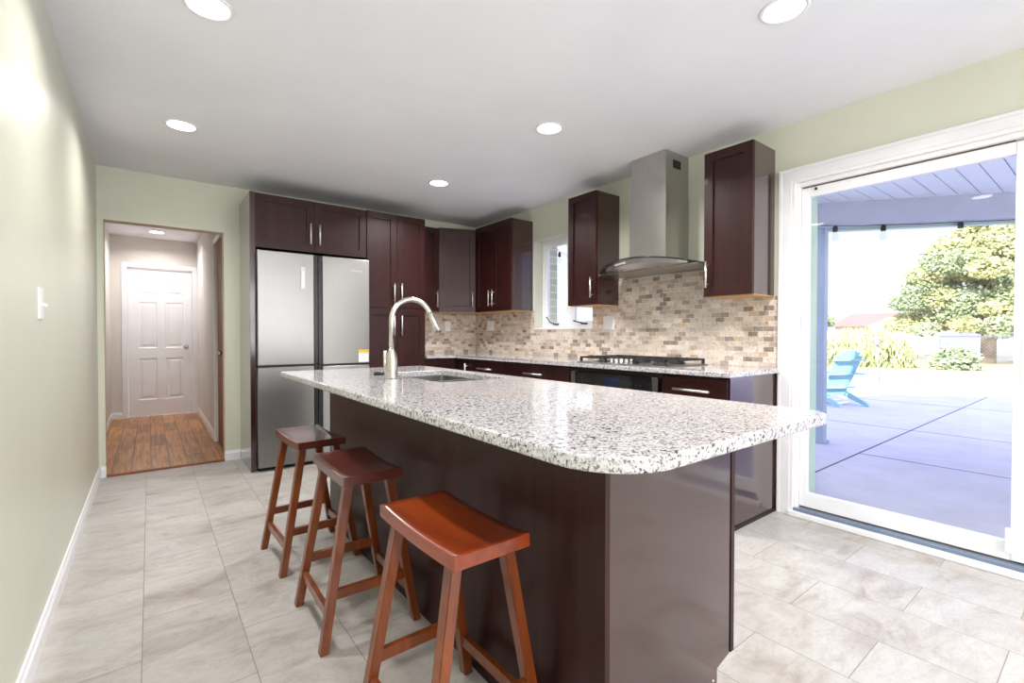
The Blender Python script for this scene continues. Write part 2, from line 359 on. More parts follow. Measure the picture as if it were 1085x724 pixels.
# ---------------------------------------------------------------- room shell
XL, XR, YB, YR, H = -.3235, 3.181, 4.8855, -3.0, 2.44
XO = 3.45                                            # outer face of the patio wall
DY0, DY1, DZ = -.62, 1.265, 2.065                    # sliding door opening
WY0, WY1, WZ0, WZ1 = 2.95, 3.765, 1.195, 2.10        # kitchen window opening
OX0, OX1, OZ = -.286, .528, 2.03                     # hall opening
bm = nb(); box(bm, XL-.15, XR+.02, YR-.15, YB, -.12, 0); struct('floor', bm, 'floor')
bm = nb(); box(bm, XL-.15, XO, YR-.15, YB+.12, H, H+.1); struct('ceiling', bm, 'ceiling')
bm = nb(); box(bm, XL-.15, XL, YR-.15, YB+.12, -.12, H); struct('wall_left', bm, 'wall')
bm = nb()
box(bm, XL, OX0, YB, YB+.12, 0, H); box(bm, OX0, OX1, YB, YB+.12, OZ, H); box(bm, OX1, XR, YB, YB+.12, 0, H)
struct('wall_back', bm, 'wall')
bm = nb(); xi = 3.33
box(bm, XR, xi, YR-.15, DY0, 0, H); box(bm, XR, xi, DY0, DY1, DZ, H); box(bm, XR, xi, DY1, WY0, 0, H)
box(bm, XR, xi, WY0, WY1, 0, WZ0); box(bm, XR, xi, WY0, WY1, WZ1, H); box(bm, XR, xi, WY1, YB+.12, 0, H)
struct('wall_right', bm, 'wall')
bm = nb(); e = .055                                   # brick skin, its openings a little smaller
box(bm, xi, XO, YR-.15, DY0, -.12, H); box(bm, xi, XO, DY0, DY1, DZ+.02, H); box(bm, xi, XO, DY1+.05, WY0-.02, -.12, H)
box(bm, xi, XO, WY0-.02, WY1-e, -.12, WZ0); box(bm, xi, XO, WY0-.02, WY1-e, WZ1-.03, H); box(bm, xi, XO, WY1-e, 9.0, -.12, H)
box(bm, xi, XO, DY1-.0, DY1+.05, DZ+.02, H)
struct('wall_exterior', bm, 'brick')
bm = nb(); box(bm, xi+.001, XO-.02, DY1-.035, DY1+.05, -.12, DZ+.02); struct('trim_1', bm, 'greentint')
bm = nb()                                             # unseen wall behind the camera, its windows added for the light
RW = ((-.2, 1.35), (1.5, 3.05))
xs = [XL, RW[0][0], RW[0][1], RW[1][0], RW[1][1], XR]
for i in range(5):
    if i in (1, 3): box(bm, xs[i], xs[i+1], YR-.15, YR, 0, .3); box(bm, xs[i], xs[i+1], YR-.15, YR, 2.25, H)
    else: box(bm, xs[i], xs[i+1], YR-.15, YR, 0, H)
struct('wall_rear', bm, 'wall')
bm = nb(); box(bm, XL-.5, XO+.35, YR-.6, 9.2, 2.56, 2.66); struct('roof_deck', bm, 'roofdeck')
def added_window(n, x0, x1, z0, z1, y):
    f = nb(); t_ = .05
    box(f, x0, x0+t_, y-.05, y, z0, z1); box(f, x1-t_, x1, y-.05, y, z0, z1)
    box(f, x0+t_, x1-t_, y-.05, y, z0, z0+t_); box(f, x0+t_, x1-t_, y-.05, y, z1-t_, z1); box(f, (x0+x1)/2-.025, (x0+x1)/2+.025, y-.05, y, z0+t_, z1-t_)
    o = struct('window_%d' % n, f, 'vinyl')
    g_ = nb(); box(g_, x0+t_, x1-t_, y-.03, y-.024, z0+t_, z1-t_); struct('pane', g_, 'glass', o)
added_window(2, RW[0][0], RW[0][1], .3, 2.25, YR-.06); added_window(3, RW[1][0], RW[1][1], .3, 2.25, YR-.06)  # unseen glazing, put in to bring daylight from behind

def baseboard(name, pts, h=.088, t=.013, side=1):
    """pts: polyline on the wall face; side = +1 puts the board on the left of travel"""
    bm = nb()
    for (x0, y0), (x1, y1) in zip(pts, pts[1:]):
        d = Vector((x1-x0, y1-y0, 0)); L = d.length; d.normalize(); n_ = Vector((-d.y, d.x, 0))*side
        prof = [(0, 0), (t, 0), (t, h*.72), (t*.55, h*.86), (t*.45, h), (0, h)]
        rings = []
        for p in (Vector((x0, y0, 0)), Vector((x1, y1, 0))):
            rings.append([bm.verts.new(p+n_*a_+Vector((0, 0, z))) for a_, z in prof])
        k = len(prof)
        for i in range(k): bm.faces.new((rings[0][i], rings[0][(i+1) % k], rings[1][(i+1) % k], rings[1][i]))
        bm.faces.new(rings[0]); bm.faces.new(rings[1][::-1])
    return struct(name, bm, 'white')
baseboard('baseboard_left', [(XL, YR), (XL, YB)], side=-1)
baseboard('baseboard_back', [(XL+.013, YB), (OX0+.006, YB)], side=-1)
baseboard('baseboard_opening', [(OX1-.006, YB), (.644, YB)], side=-1)
baseboard('baseboard_rear', [(XL, YR), (XR, YR)], side=1)
baseboard('baseboard_right', [(XR, YR), (XR, DY0-.1)], side=1)
# thin raw edges of the cased-out opening and the threshold
bm = nb(); box(bm, OX0-.002, OX0+.004, YB-.003, YB+.121, .09, OZ); box(bm, OX1-.004, OX1+.002, YB-.003, YB+.121, .09, OZ)
box(bm, OX0, OX1, YB-.003, YB+.121, OZ-.004, OZ+.002); struct('trim_2', bm, 'beige')
bm = nb(); box(bm, OX0, OX1, YB-.012, YB+.03, 0, .012, .004); struct('trim_3', bm, 'browndoor')

# ---------------------------------------------------------------- hall beyond the opening
HX0, HX1, HY = -.41, .545, 8.15
bm = nb(); box(bm, HX0-.1, HX1+.1, YB, HY+.1, -.12, .002); struct('floor_hall', bm, 'plank')
bm = nb(); box(bm, HX0-.1, HX1+.1, YB+.12, HY+.1, H, H+.1); struct('ceiling_hall', bm, 'ceiling')
bm = nb(); box(bm, HX0-.1, HX0, YB+.12, 5.98, 0, H); box(bm, HX0-.1, HX0, 5.98, 6.78, 2.04, H); box(bm, HX0-.1, HX0, 6.78, HY, 0, H); struct('wall_hall_left', bm, 'hallwall')
bm = nb(); box(bm, HX1, HX1+.1, YB+.12, 5.06, 0, H); box(bm, HX1, HX1+.1, 5.06, 5.82, 2.06, H); box(bm, HX1, HX1+.1, 5.82, HY, 0, H); struct('wall_hall_right', bm, 'hallwall')
EX0, EX1 = -.235, .487
bm = nb(); box(bm, HX0-.1, EX0, HY, HY+.1, 0, H); box(bm, EX0, EX1, HY, HY+.1, 2.03, H); box(bm, EX1, HX1+.1, HY, HY+.1, 0, H); struct('wall_hall_end', bm, 'hallwall')
baseboard('baseboard_hall_right', [(HX1, 5.90), (HX1, HY)], side=1)
baseboard('baseboard_hall_left', [(HX0, 6.86), (HX0, HY)], side=-1)
baseboard('baseboard_hall_end', [(HX0, HY), (EX0-.065, HY)], side=-1)
def casing(name, pts_in, plane, w_, t_, mat='white'):
    """three-sided casing; plane='y' value and direction, pts_in=(x0,x1,z1)"""
    bm = nb(); (x0, x1, z1) = pts_in; (axis, val, sgn) = plane
    def bx(a0, a1, z0, z1_, tt):
        if axis == 'y': box(bm, a0, a1, min(val, val+sgn*tt), max(val, val+sgn*tt), z0, z1_, .002)
        else: box(bm, min(val, val+sgn*tt), max(val, val+sgn*tt), a0, a1, z0, z1_, .002)
    # three stepped bands (moulded profile), mitre-like butt at the head
    for f0, f1, tt in ((0, .22, t_*.75), (.22, .8, t_*.88), (.8, 1, t_)):
        bx(x0-w_*f1, x0-w_*f0, 0, z1+w_*f0, tt); bx(x1+w_*f0, x1+w_*f1, 0, z1+w_*f0, tt)
        bx(x0-w_*f1, x1+w_*f1, z1+w_*f0, z1+w_*f1, tt)
    return struct(name, bm, mat)
casing('trim_4', (EX0, EX1, 2.03), ('y', HY, -1), .062, .016)
casing('trim_5', (5.98, 6.78, 2.04), ('x', HX0, 1), .062, .016)
casing('trim_6', (5.06, 5.82, 2.06), ('x', HX1, -1), .055, .014)

def six_panel(name, org, ux, un, w_, h_, mat):
    bm = nb(); s_ = .105; mid = .09
    xs = [0, s_, (w_-mid)/2, (w_+mid)/2, w_-s_, w_]
    zs = [0, .22, .79, .93, 1.56, 1.66, h_-.12, h_]
    pan = {(i, j) for i in (1, 3) for j in (1, 3, 5)}
    panelled(bm, org, ux, (0, 0, 1), un, xs, zs, pan, .035, [(.012, -.009), (.028, -.009), (.05, -.001)])
    return struct(name, bm, mat)
def knob(parent, p, d, mat='nickel'):
    bm = nb(); p = Vector(p); d = Vector(d)
    tube(bm, [p, p+d*.006, p+d*.008, p+d*.035, p+d*.04, p+d*.055, p+d*.068, p+d*.074], [.031, .031, .012, .011, .02, .028, .024, .008], 20)
    part('door_knob', bm, mat, parent)
d2 = six_panel('door_2', (EX0+.003, HY+.03, .01), (1, 0, 0), (0, -1, 0), EX1-EX0-.006, 2.01, 'white')
knob(d2, (EX1-.075, HY+.03, .95), (0, -1, 0))
d3 = six_panel('door_3', (HX0-.02, 5.985, .01), (0, 1, 0), (1, 0, 0), .79, 2.02, 'white')
bm = nb(); p = Vector((HX0-.02, 6.05, .96)); tube(bm, [p, p+Vector((.006, 0, 0)), p+Vector((.008, 0, 0)), p+Vector((.05, 0, 0))], [.03, .03, .011, .011], 16)
tube(bm, [p+Vector((.05, -.01, 0)), p+Vector((.052, .04, .004)), p+Vector((.05, .11, -.004))], [.011, .009, .007], 12); part('door_lever', bm, 'nickel', d3)
for z in (.3, 1.05, 1.78):
    bm = nb(); tube(bm, [(HX0+.004, 6.776, z-.045), (HX0+.004, 6.776, z+.045)], .009, 10); box(bm, HX0-.018, HX0-.001, 6.755, 6.775, z-.045, z+.045); part('hinge', bm, 'nickel', d3)
d4 = nb(); box(d4, HX1+.02, HX1+.055, 5.065, 5.815, .01, 2.05, .003); d4 = struct('door_4', d4, 'browndoor'); knob(d4, (HX1+.02, 5.13, .95), (-1, 0, 0))

# ---------------------------------------------------------------- sliding patio door
cas = casing('trim_7', (DY0, DY1-.005, DZ-.003), ('x', XR, -1), .094, .02)
SX = 3.215
bm = nb()                                             # outer frame of the door unit
box(bm, XR+.004, 3.32, DY1-.022, DY1, .03, DZ); box(bm, XR+.004, 3.32, DY0, DY0+.03, .03, DZ)
box(bm, XR+.004, 3.32, DY0+.03, DY1-.022, DZ-.028, DZ)
d1 = struct('door_1', bm, 'vinyl')
bm = nb(); box(bm, XR-.03, XR+.12, DY0-.094, DY1+.02, 0, .034, .006); part('threshold', bm, 'white', d1)
bm = nb(); box(bm, XR-.012, 3.33, DY0, DY1-.005, .034, .052, .002); box(bm, SX+.075, SX+.085, DY0, DY1-.03, .05, .07); part('track', bm, 'sill', d1, label='blue grey metal track')
bm = nb(); box(bm, SX+.004, SX+.04, .33, DY1-.024, .052, .061); box(bm, SX-.001, SX+.04, .33, DY1-.03, DZ-.036, DZ-.029); part('track_gap', bm, 'darkgap', d1, label='thin dark track gap')
def sash(y0, y1, x, left, right, top, bot):
    bm = nb(); z0, z1 = .062, DZ-.036
    box(bm, x, x+.04, y1-left, y1, z0, z1, .003); box(bm, x, x+.04, y0, y0+right, z0, z1, .003)
    box(bm, x+.001, x+.039, y0+right, y1-left, z0, z0+bot); box(bm, x+.001, x+.039, y0+right, y1-left, z1-top, z1)
    o = part('sash', bm, 'vinyl', d1)
    g_ = nb(); box(g_, x+.017, x+.023, y0+right-.003, y1-left+.003, z0+bot-.003, z1-top+.003); part('pane', g_, 'glass', o)
    return o
s1_ = sash(.258, DY1-.024, SX, .040, .07, .057, .085)
s2_ = sash(DY0+.03, .325, SX+.045, .07, .045, .057, .085)
bm = nb(); box(bm, SX-.022, SX, .322, .345, .10, .215, .004); box(bm, SX-.03, SX-.02, .326, .341, .135, .20, .003); part('foot_latch', bm, 'vinyl', s1_)
bm = nb(); box(bm, SX-.012, SX, 1.155, 1.168, DZ-.06, DZ-.045, .003); part('top_latch', bm, 'black', s1_)
bm = nb(); box(bm, SX-.028, SX, .275, .298, .9, 1.12, .006); part('pull_handle', bm, 'vinyl', s1_)

# ---------------------------------------------------------------- kitchen window
bm = nb(); wx = 3.295; t_ = .035
box(bm, wx, 3.345, WY1-t_, WY1, WZ0, WZ1); box(bm, wx, 3.345, WY0, WY0+t_, WZ0, WZ1)
box(bm, wx, 3.345, WY0+t_, WY1-t_, WZ0, WZ0+.03); box(bm, wx, 3.345, WY0+t_, WY1-t_, WZ1-t_, WZ1)
ym = 3.355; box(bm, wx, 3.345, ym-.022, ym+.022, WZ0+.03, WZ1-t_)
w1 = struct('window_1', bm, 'vinyl')
for y0, y1 in ((WY0+t_, ym-.022), (ym+.022, WY1-t_)):
    bm = nb(); q = .032; xa, xb = wx+.008, wx+.04; z0, z1 = WZ0+.03, WZ1-t_
    box(bm, xa, xb, y0, y0+q, z0, z1); box(bm, xa, xb, y1-q, y1, z0, z1); box(bm, xa, xb, y0+q, y1-q, z0, z0+q); box(bm, xa, xb, y0+q, y1-q, z1-q, z1)
    so_ = part('sash', bm, 'vinyl', w1)
    bm = nb(); box(bm, xa+.012, xa+.018, y0+q, y1-q, z0+q, z1-q); part('pane', bm, 'glass', so_)
    bm = nb(); yc = (y0+y1)/2+.02; box(bm, wx-.012, wx+.01, yc-.05, yc+.02, WZ0+.032, WZ0+.046, .003)
    tube(bm, [(wx-.014, yc+.0, WZ0+.044), (wx-.03, yc+.04, WZ0+.055), (wx-.035, yc+.075, WZ0+(.10 if y0 > 3.2 else .062))], [.007, .006, .006], 8)
    tube(bm, [(wx-.035, yc+.075, WZ0+(.10 if y0 > 3.2 else .062)), (wx-.05, yc+.078, WZ0+(.112 if y0 > 3.2 else .066))], .008, 8)
    part('crank_handle', bm, 'darkgap', w1, label='grey bronze crank')
bm = nb(); box(bm, XR-.012, wx, WY0-.004, WY1-.001, WZ0-.016, WZ0+.003, .003); struct('window_sill', bm, 'white')

# ---------------------------------------------------------------- downlights
def downlight(x, y, z, label, power, cat='ceiling light', grp='round recessed downlights in the kitchen ceiling'):
    t = thing('recessed_downlight', (x, y, z), label, cat, grp)
    bm = nb()
    ro, ri = .092, .074; seg = 40; R1 = []
    for rad, zz in ((ro, 0), (ro-.004, -.005), (ri, -.004), (ri, 0)):
        R1.append([bm.verts.new((x+rad*math.cos(2*PI*k/seg), y+rad*math.sin(2*PI*k/seg), z+zz)) for k in range(seg)])
    for i in range(4):
        a_, b_ = R1[i], R1[(i+1) % 4]
        for k in range(seg): bm.faces.new((a_[k], a_[(k+1) % seg], b_[(k+1) % seg], b_[k])).smooth = True
    part('trim_ring', bm, 'white', t)
    bm = nb(); lathe(bm, [(.0735, 0), (.0735, -.0025)], x, y, z, 40); part('diffuser', bm, 'lamp', t)
    a_ = area('downlight_beam', (x, y, z-.008), (0, 0, -1), .14, .14, power, (1, .97, .95), 'DISK'); a_.data.spread = math.radians(150)
    a_.location = (0, 0, -.008); a_.parent = t
downlight(2.044, .861, H, 'round lit downlight nearest the patio door, cut by the top edge', LAMP_W)
downlight(.197, 2.26, H, 'round lit downlight above the left wall, cut by the top edge', LAMP_W*.55)
downlight(2.028, 2.258, H, 'round lit downlight over the island, middle of the right row', LAMP_W)
downlight(.167, 3.64, H, 'round lit downlight nearest the hall opening and left wall', LAMP_W*.55)
downlight(1.997, 3.649, H, 'round lit downlight in front of the tall pantry, farthest of the right row', LAMP_W)
downlight(.197, .86, H, 'round lit downlight above the camera position beside the left wall', LAMP_W*.4)
downlight(.197, -1.2, H, 'added unseen downlight behind the camera by the green wall', LAMP_W*.55)  # unseen lamp, added to brighten the room
downlight(2.04, -1.2, H, 'added unseen downlight behind the camera toward the patio door', LAMP_W)  # also an added lamp out of view, for more room light
downlight(.08, 7.6, H, 'round lit downlight in the hall ceiling above the white door', LAMP_W*.5, grp='hall downlight')

# ---------------------------------------------------------------- cabinet builders
def slab_door(name, parent, org, ux, un, w_, h_, stile=.062, t=.02):
    bm = nb(); xs = [0, stile, w_-stile, w_]; zs = [0, stile, h_-stile, h_]
    panelled(bm, org, ux, (0, 0, 1), un, xs, zs, {(1, 1)}, t, [(.0015, -.012), (.009, -.0125)])
    return part(name, bm, 'espresso', parent)
def flat_front(name, parent, org, ux, un, w_, h_, t=.02):
    bm = nb(); st = .03 if h_ < .2 else .06
    panelled(bm, org, ux, (0, 0, 1), un, [0, st, w_-st, w_], [0, st, h_-st, h_], {(1, 1)} if h_ > .2 else set(), t, [(.0015, -.012), (.009, -.0125)])
    return part(name, bm, 'espresso', parent)
def bar_handle(parent, p0, p1, un, off=.03):
    bm = nb(); p0, p1, un = Vector(p0), Vector(p1), Vector(un); d = (p1-p0).normalized(); L = (p1-p0).length
    tube(bm, [p0+un*off, p1+un*off], .0075, 12)
    for s_ in (.14, .86):
        q = p0+d*L*s_; tube(bm, [q, q+un*off], .005, 8)
    return part('handle', bm, 'handle', parent)
G = .0015

# fridge surround: tall side panel and the cabinet above the refrigerator
FY = 4.333
t = thing('refrigerator_cabinet', (1.12, 4.6, 0), 'dark brown two-door cabinet and tall side panel enclosing the steel refrigerator', 'cabinet')
bm = nb(); box(bm, .646, .688, FY, YB-.001, 0, 2.288, .001); part('side_panel', bm, 'espressogloss', t)
bm = nb(); box(bm, .689, 1.610, FY+.022, YB-.001, 1.845, 2.286); part('body', bm, 'espresso', t)
for x0, x1, hx in ((.690, 1.146, 1.146-.035), (1.149, 1.606, 1.149+.038)):
    d = slab_door('door', t, (x0, FY, 1.842), (1, 0, 0), (0, -1, 0), x1-x0, .442)
    bar_handle(d, (hx, FY, 1.905), (hx, FY, 2.085), (0, -1, 0))
# pantry
t = thing('pantry_cabinet', (1.915, 4.6, 0), 'tall dark brown four-door pantry cabinet right of the refrigerator', 'cabinet')
bm = nb(); box(bm, 1.614, 2.213, FY+.022, YB-.001, .1, 2.29); box(bm, 1.614, 2.213, FY+.075, YB-.001, 0, .1); part('body', bm, 'espresso', t)
for x0, x1, hx in ((1.615, 1.911, 1.911-.035), (1.914, 2.213, 1.914+.038)):
    d = slab_door('door', t, (x0, FY, 1.388), (1, 0, 0), (0, -1, 0), x1-x0, .9); bar_handle(d, (hx, FY, 1.43), (hx, FY, 1.625), (0, -1, 0))
    d = slab_door('door', t, (x0, FY, .11), (1, 0, 0), (0, -1, 0), x1-x0, 1.27); bar_handle(d, (hx, FY, 1.115), (hx, FY, 1.31), (0, -1, 0))

# wall cabinets
ZB, ZT = 1.376, 2.305
UX = 2.891; WY = 4.585
def underside(t, pts, z=ZB):
    bm = nb(); prism(bm, pts, z-.004, z+.001); part('underside', bm, 'birch', t, label='pale natural wood underside')
t = thing('wall_cabinet', (2.36, 4.73, ZB), 'narrow dark brown one-door wall cabinet between the tall pantry and the corner cabinet', 'cabinet')
bm = nb(); box(bm, 2.216, 2.506, WY+.02, YB-.001, ZB, ZT-.02); part('body', bm, 'espresso', t)
d = slab_door('door', t, (2.217, WY, ZB), (1, 0, 0), (0, -1, 0), .288, ZT-ZB-.02, .055); bar_handle(d, (2.478, WY, 1.425), (2.478, WY, 1.6), (0, -1, 0))
underside(t, [(2.216, WY+.02), (2.506, WY+.02), (2.506, YB-.01), (2.216, YB-.01)])
P0, P1 = Vector((2.509, WY, 0)), Vector((UX, 4.443, 0)); dd = (P1-P0).normalized(); nn = Vector((dd.y, -dd.x, 0))
t = thing('wall_cabinet', (2.85, 4.7, ZB), 'dark brown corner wall cabinet with one angled door', 'cabinet')
a0, a1 = P0-nn*.02, P1-nn*.02
foot = [(2.509, YB-.001), (a0.x, a0.y), (a1.x, a1.y), (XR-.001, 4.45), (XR-.001, YB-.001)]
bm = nb(); prism(bm, foot, ZB, ZT-.01); part('body', bm, 'espresso', t); L = (P1-P0).length
d = slab_door('door', t, P0+Vector((0, 0, ZB))+dd*.002, dd, nn, L-.004, ZT-ZB-.01); q = P0+dd*(L-.04)
bar_handle(d, q+Vector((0, 0, 1.425)), q+Vector((0, 0, 1.6)), nn)
underside(t, foot)
def right_cab(y0, y1, label, ndoor, hside):
    t = thing('wall_cabinet', (3.03, (y0+y1)/2, ZB), label, 'cabinet')
    bm = nb(); box(bm, UX+.021, XR-.001, y0, y1, ZB, ZT); part('body', bm, 'espressogloss', t)
    underside(t, [(UX+.021, y0+.001), (XR-.002, y0+.001), (XR-.002, y1-.001), (UX+.021, y1-.001)])
    n_ = ndoor; wd = (y1-y0)/n_
    for i in range(n_):
        ya = y0+wd*i+G; d = slab_door('door', t, (UX, ya+wd-2*G, ZB), (0, -1, 0), (-1, 0, 0), wd-2*G, ZT-ZB, .058)
        if n_ == 2: hy = (y0+y1)/2+(.033 if i == 1 else -.033)
        else: hy = y1-.032 if hside > 0 else y0+.035
        bar_handle(d, (UX, hy, ZB+.055), (UX, hy, ZB+.225), (-1, 0, 0))
right_cab(3.793, 4.441, 'dark brown two-door wall cabinet left of the kitchen window', 2, 0)
right_cab(2.648, 2.972, 'narrow dark brown wall cabinet between window and range hood', 1, -1)
right_cab(1.386, 1.703, 'dark brown one-door wall cabinet between range hood and patio door', 1, 1)

# base cabinets along the patio wall
BX = 2.581
def base_unit(y0, y1, label, rows, side_to_floor=False):
    t = thing('base_cabinet', (2.88, (y0+y1)/2, 0), label, 'cabinet')
    bm = nb(); box(bm, BX+.021, XR-.001, y0+G, y1-G, .1, .882); box(bm, BX+.09, XR-.001, y0+.02, y1-G, 0, .1); part('body', bm, 'espresso', t)
    if side_to_floor:
        bm = nb(); box(bm, BX+.021, XR-.002, y0-.006, y0+G, .018, .882, .001); box(bm, XR-.016, XR-.002, y0-.012, y0-.006, .02, .882); part('end_panel', bm, 'espressogloss', t)
        bm = nb(); box(bm, BX+.021, XR-.002, y0-.014, y0+.02, 0, .02, .003); part('shoe_moulding', bm, 'espressodark', t)
    for (z0, z1) in rows:
        nm = 'drawer' if z1-z0 < .35 else 'door'
        f = flat_front(nm, t, (BX, y1-2*G, z0), (0, -1, 0), (-1, 0, 0), y1-y0-4*G, z1-z0)
        ym_ = (y0+y1)/2
        if nm == 'drawer': bar_handle(f, (BX, ym_-.12, (z0+z1)/2), (BX, ym_+.12, (z0+z1)/2), (-1, 0, 0))
        else: bar_handle(f, (BX, y1-.04, z1-.22), (BX, y1-.04, z1-.05), (-1, 0, 0))
base_unit(1.372, 1.797, 'dark brown base cabinet with top drawer at the patio door end', [(.72, .868), (.115, .715)], True)
base_unit(2.632, 3.47, 'dark brown base cabinet with top drawer left of the wall oven', [(.72, .868), (.42, .715), (.115, .415)])
base_unit(3.472, 4.08, 'dark brown base cabinet with top drawer under the window end of the counter', [(.72, .868), (.115, .715)])
t = thing('corner_base_cabinet', (2.7, 4.6, 0), 'dark brown corner base cabinet beside the tall pantry', 'cabinet')
bm = nb(); prism(bm, [(2.216, YB-.002), (2.216, FY+.022), (BX+.021, FY+.022), (BX+.021, 4.083), (XR-.002, 4.083), (XR-.002, YB-.002)], .1, .882)
prism(bm, [(2.216, YB-.002), (2.216, FY+.08), (BX+.09, FY+.08), (BX+.09, 4.083), (XR-.002, 4.083), (XR-.002, YB-.002)], 0, .1); part('body', bm, 'espresso', t)
d = slab_door('door', t, (2.218, FY, .115), (1, 0, 0), (0, -1, 0), .355, .753)
d = slab_door('door', t, (BX, FY-.004, .115), (0, -1, 0), (-1, 0, 0), .236, .753, .05); bar_handle(d, (BX, 4.12, .66), (BX, 4.12, .83), (-1, 0, 0))
# oven
t = thing('wall_oven', (2.88, 2.215, 0), 'black glass built-in oven with steel edges under the cooktop', 'oven')
bm = nb(); box(bm, BX+.03, XR-.03, 1.80, 2.629, .1, .882); box(bm, BX+.09, XR-.03, 1.80, 2.629, 0, .1); box(bm, BX+.005, BX+.03, 1.80, 2.629, .852, .882); part('housing', bm, 'espressodark', t)
bm = nb()
for ya, yb in ((1.825, 1.868), (2.565, 2.608)): box(bm, BX-.012, BX+.03, ya, yb, .16, .848, .002)
box(bm, BX-.01, BX+.03, 1.868, 2.565, .16, .2); part('side_trim', bm, 'steel', t)
bm = nb(); box(bm, BX-.012, BX+.03, 1.869, 2.564, .735, .848, .002); cp = part('control_panel', bm, 'blackglass', t)
bm = nb(); box(bm, BX-.0135, BX-.011, 2.13, 2.27, .765, .825); part('display', bm, 'bluedisplay', cp)
for yy in (1.95, 1.99, 2.03, 2.36, 2.40, 2.44, 2.48):
    bm = nb(); box(bm, BX-.0132, BX-.0115, yy, yy+.012, .785, .790); part('button_print', bm, 'iron', cp)
bm = nb(); box(bm, BX-.0132, BX-.0115, 2.487, 2.490, .745, .84); part('panel_divider', bm, 'iron', cp)
bm = nb(); box(bm, BX-.012, BX+.03, 1.869, 2.564, .2, .73, .003); dr = part('oven_door', bm, 'blackglass', t)
bm = nb(); tube(bm, [(BX-.055, 1.9, .69), (BX-.055, 2.53, .69)], .011, 14)
for yy in (1.94, 2.49): tube(bm, [(BX-.055, yy, .69), (BX-.01, yy, .69)], .008, 10)
part('handle', bm, 'steel', dr)

# granite counter along two walls
cf = 2.547
bm = nb(); prism(bm, [(cf, 1.338), (XR-.001, 1.338), (XR-.001, YB-.001), (2.215, YB-.001), (2.215, 4.297), (cf, 4.297)], .884, .914, .006)
solo('countertop', bm, 'granite', (2.85, 3, .884), 'speckled white granite countertop running along the tiled wall', 'countertop')
# backsplash
tz = 1.374
t = thing('backsplash', (3.17, 3.1, .914), 'long beige and brown travertine mosaic backsplash behind the cooktop', 'backsplash')
for ya, yb, z0, z1 in ((1.366, 1.703, .9145, tz), (1.7035, 2.647, .9145, 1.592), (2.6475, WY0-.005, .9145, tz), (WY0-.0045, WY1, .9145, WZ0-.017), (WY1, YB-.008, .9145, tz)):
    bm = nb(); box(bm, XR-.008, XR-.0002, ya, yb, z0, z1); part('mosaic_panel', bm, 'mosaic', t)
bm = nb(); box(bm, 2.2155, XR-.0085, YB-.008, YB-.0002, .9145, tz-.004)
solo('backsplash', bm, 'mosaic', (2.7, YB-.004, .914), 'short travertine mosaic backsplash between the tall pantry and the room corner', 'backsplash')

# outlets and switch
def plate(name, p, ux, un, w_, label, cat, kind):
    ux, un, p = Vector(ux), Vector(un), Vector(p); t = thing(name, p, label, cat)
    bm = nb(); panelled(bm, p-ux*w_/2-Vector((0, 0, .058))+un*.006, ux, (0, 0, 1), un, [0, .004, w_-.004, w_], [0, .004, .112, .116], set(), .0058, [])
    part('wall_plate', bm, 'whiteplastic', t)
    n_ = 2 if w_ > .1 else 1
    for i in range(n_):
        c_ = p+ux*((i-.5)*.046 if n_ == 2 else 0)
        bm = nb(); panelled(bm, c_-ux*.0165-Vector((0, 0, .033))+un*.0085, ux, (0, 0, 1), un, [0, .0165, .033], [0, .033, .066], set(), .003, []); part('rocker' if (n_ == 2 and i == 0) else 'socket_face', bm, 'whiteplastic', t)
        if not (n_ == 2 and i == 0):
            for zz in (-.018, .018):
                for s_ in (-.006, .006):
                    bm = nb(); q = c_+ux*s_+Vector((0, 0, zz))+un*.009; panelled(bm, q-ux*.001-Vector((0, 0, .004)), ux, (0, 0, 1), un, [0, .002], [0, .008], set(), .0012, []); part('slot', bm, 'grey', t)
plate('wall_outlet', (XR-.008, 2.752, 1.232), (0, -1, 0), (-1, 0, 0), .122, 'white double outlet plate between the window and cooktop', 'outlet', 2)
plate('wall_outlet', (XR-.008, 4.56, 1.231), (0, -1, 0), (-1, 0, 0), .12, 'white outlet plate under the two-door wall cabinet near the corner', 'outlet', 2)
plate('wall_outlet', (2.785, YB-.008, 1.225), (1, 0, 0), (0, -1, 0), .075, 'white outlet plate nearest the tall pantry, beside the faucet tip', 'outlet', 1)
t = thing('light_switch', (XL, 2.455, 1.238), 'white toggle light switch plate on the green left wall', 'light switch')
bm = nb(); box(bm, XL, XL+.006, 2.418, 2.492, 1.18, 1.297, .002); part('wall_plate', bm, 'whiteplastic', t)
bm = nb(); beam_(bm, (XL+.004, 2.455, 1.238), (XL+.022, 2.455, 1.232), .009, .009); part('toggle', bm, 'whiteplastic', t)

# ---------------------------------------------------------------- refrigerator
RY = 4.273
t = thing('refrigerator', (1.155, 4.55, 0), 'tall stainless steel four-door refrigerator in the dark cabinet surround', 'refrigerator')
bm = nb(); box(bm, .695, 1.598, RY+.065, YB-.02, .03, 1.81, .004); part('body', bm, 'black', t)
bm = nb(); box(bm, .70, 1.60, RY+.07, RY+.12, 0, .04); part('base_grille', bm, 'black', t)
def fdoor(x0, x1, z0, z1):
    bm = nb(); box(bm, x0, x1, RY, RY+.058, z0, z1, .005); return part('door', bm, 'steel', t)
dl = fdoor(.690, 1.126, .872, 1.812); dr_ = fdoor(1.196, 1.614, .866, 1.812); fdoor(.690, 1.126, .035, .856); fdoor(1.196, 1.614, .035, .85)
for x0, x1, z0, z1 in ((1.128, 1.159, .872, 1.81), (1.163, 1.194, .866, 1.81), (1.128, 1.159, .035, .856), (1.163, 1.194, .035, .85)):
    bm = nb(); box(bm, x0, x1, RY+.006, RY+.058, z0, z1, .002); part('grip_channel', bm, 'black', t, label='gloss black vertical grip channel')
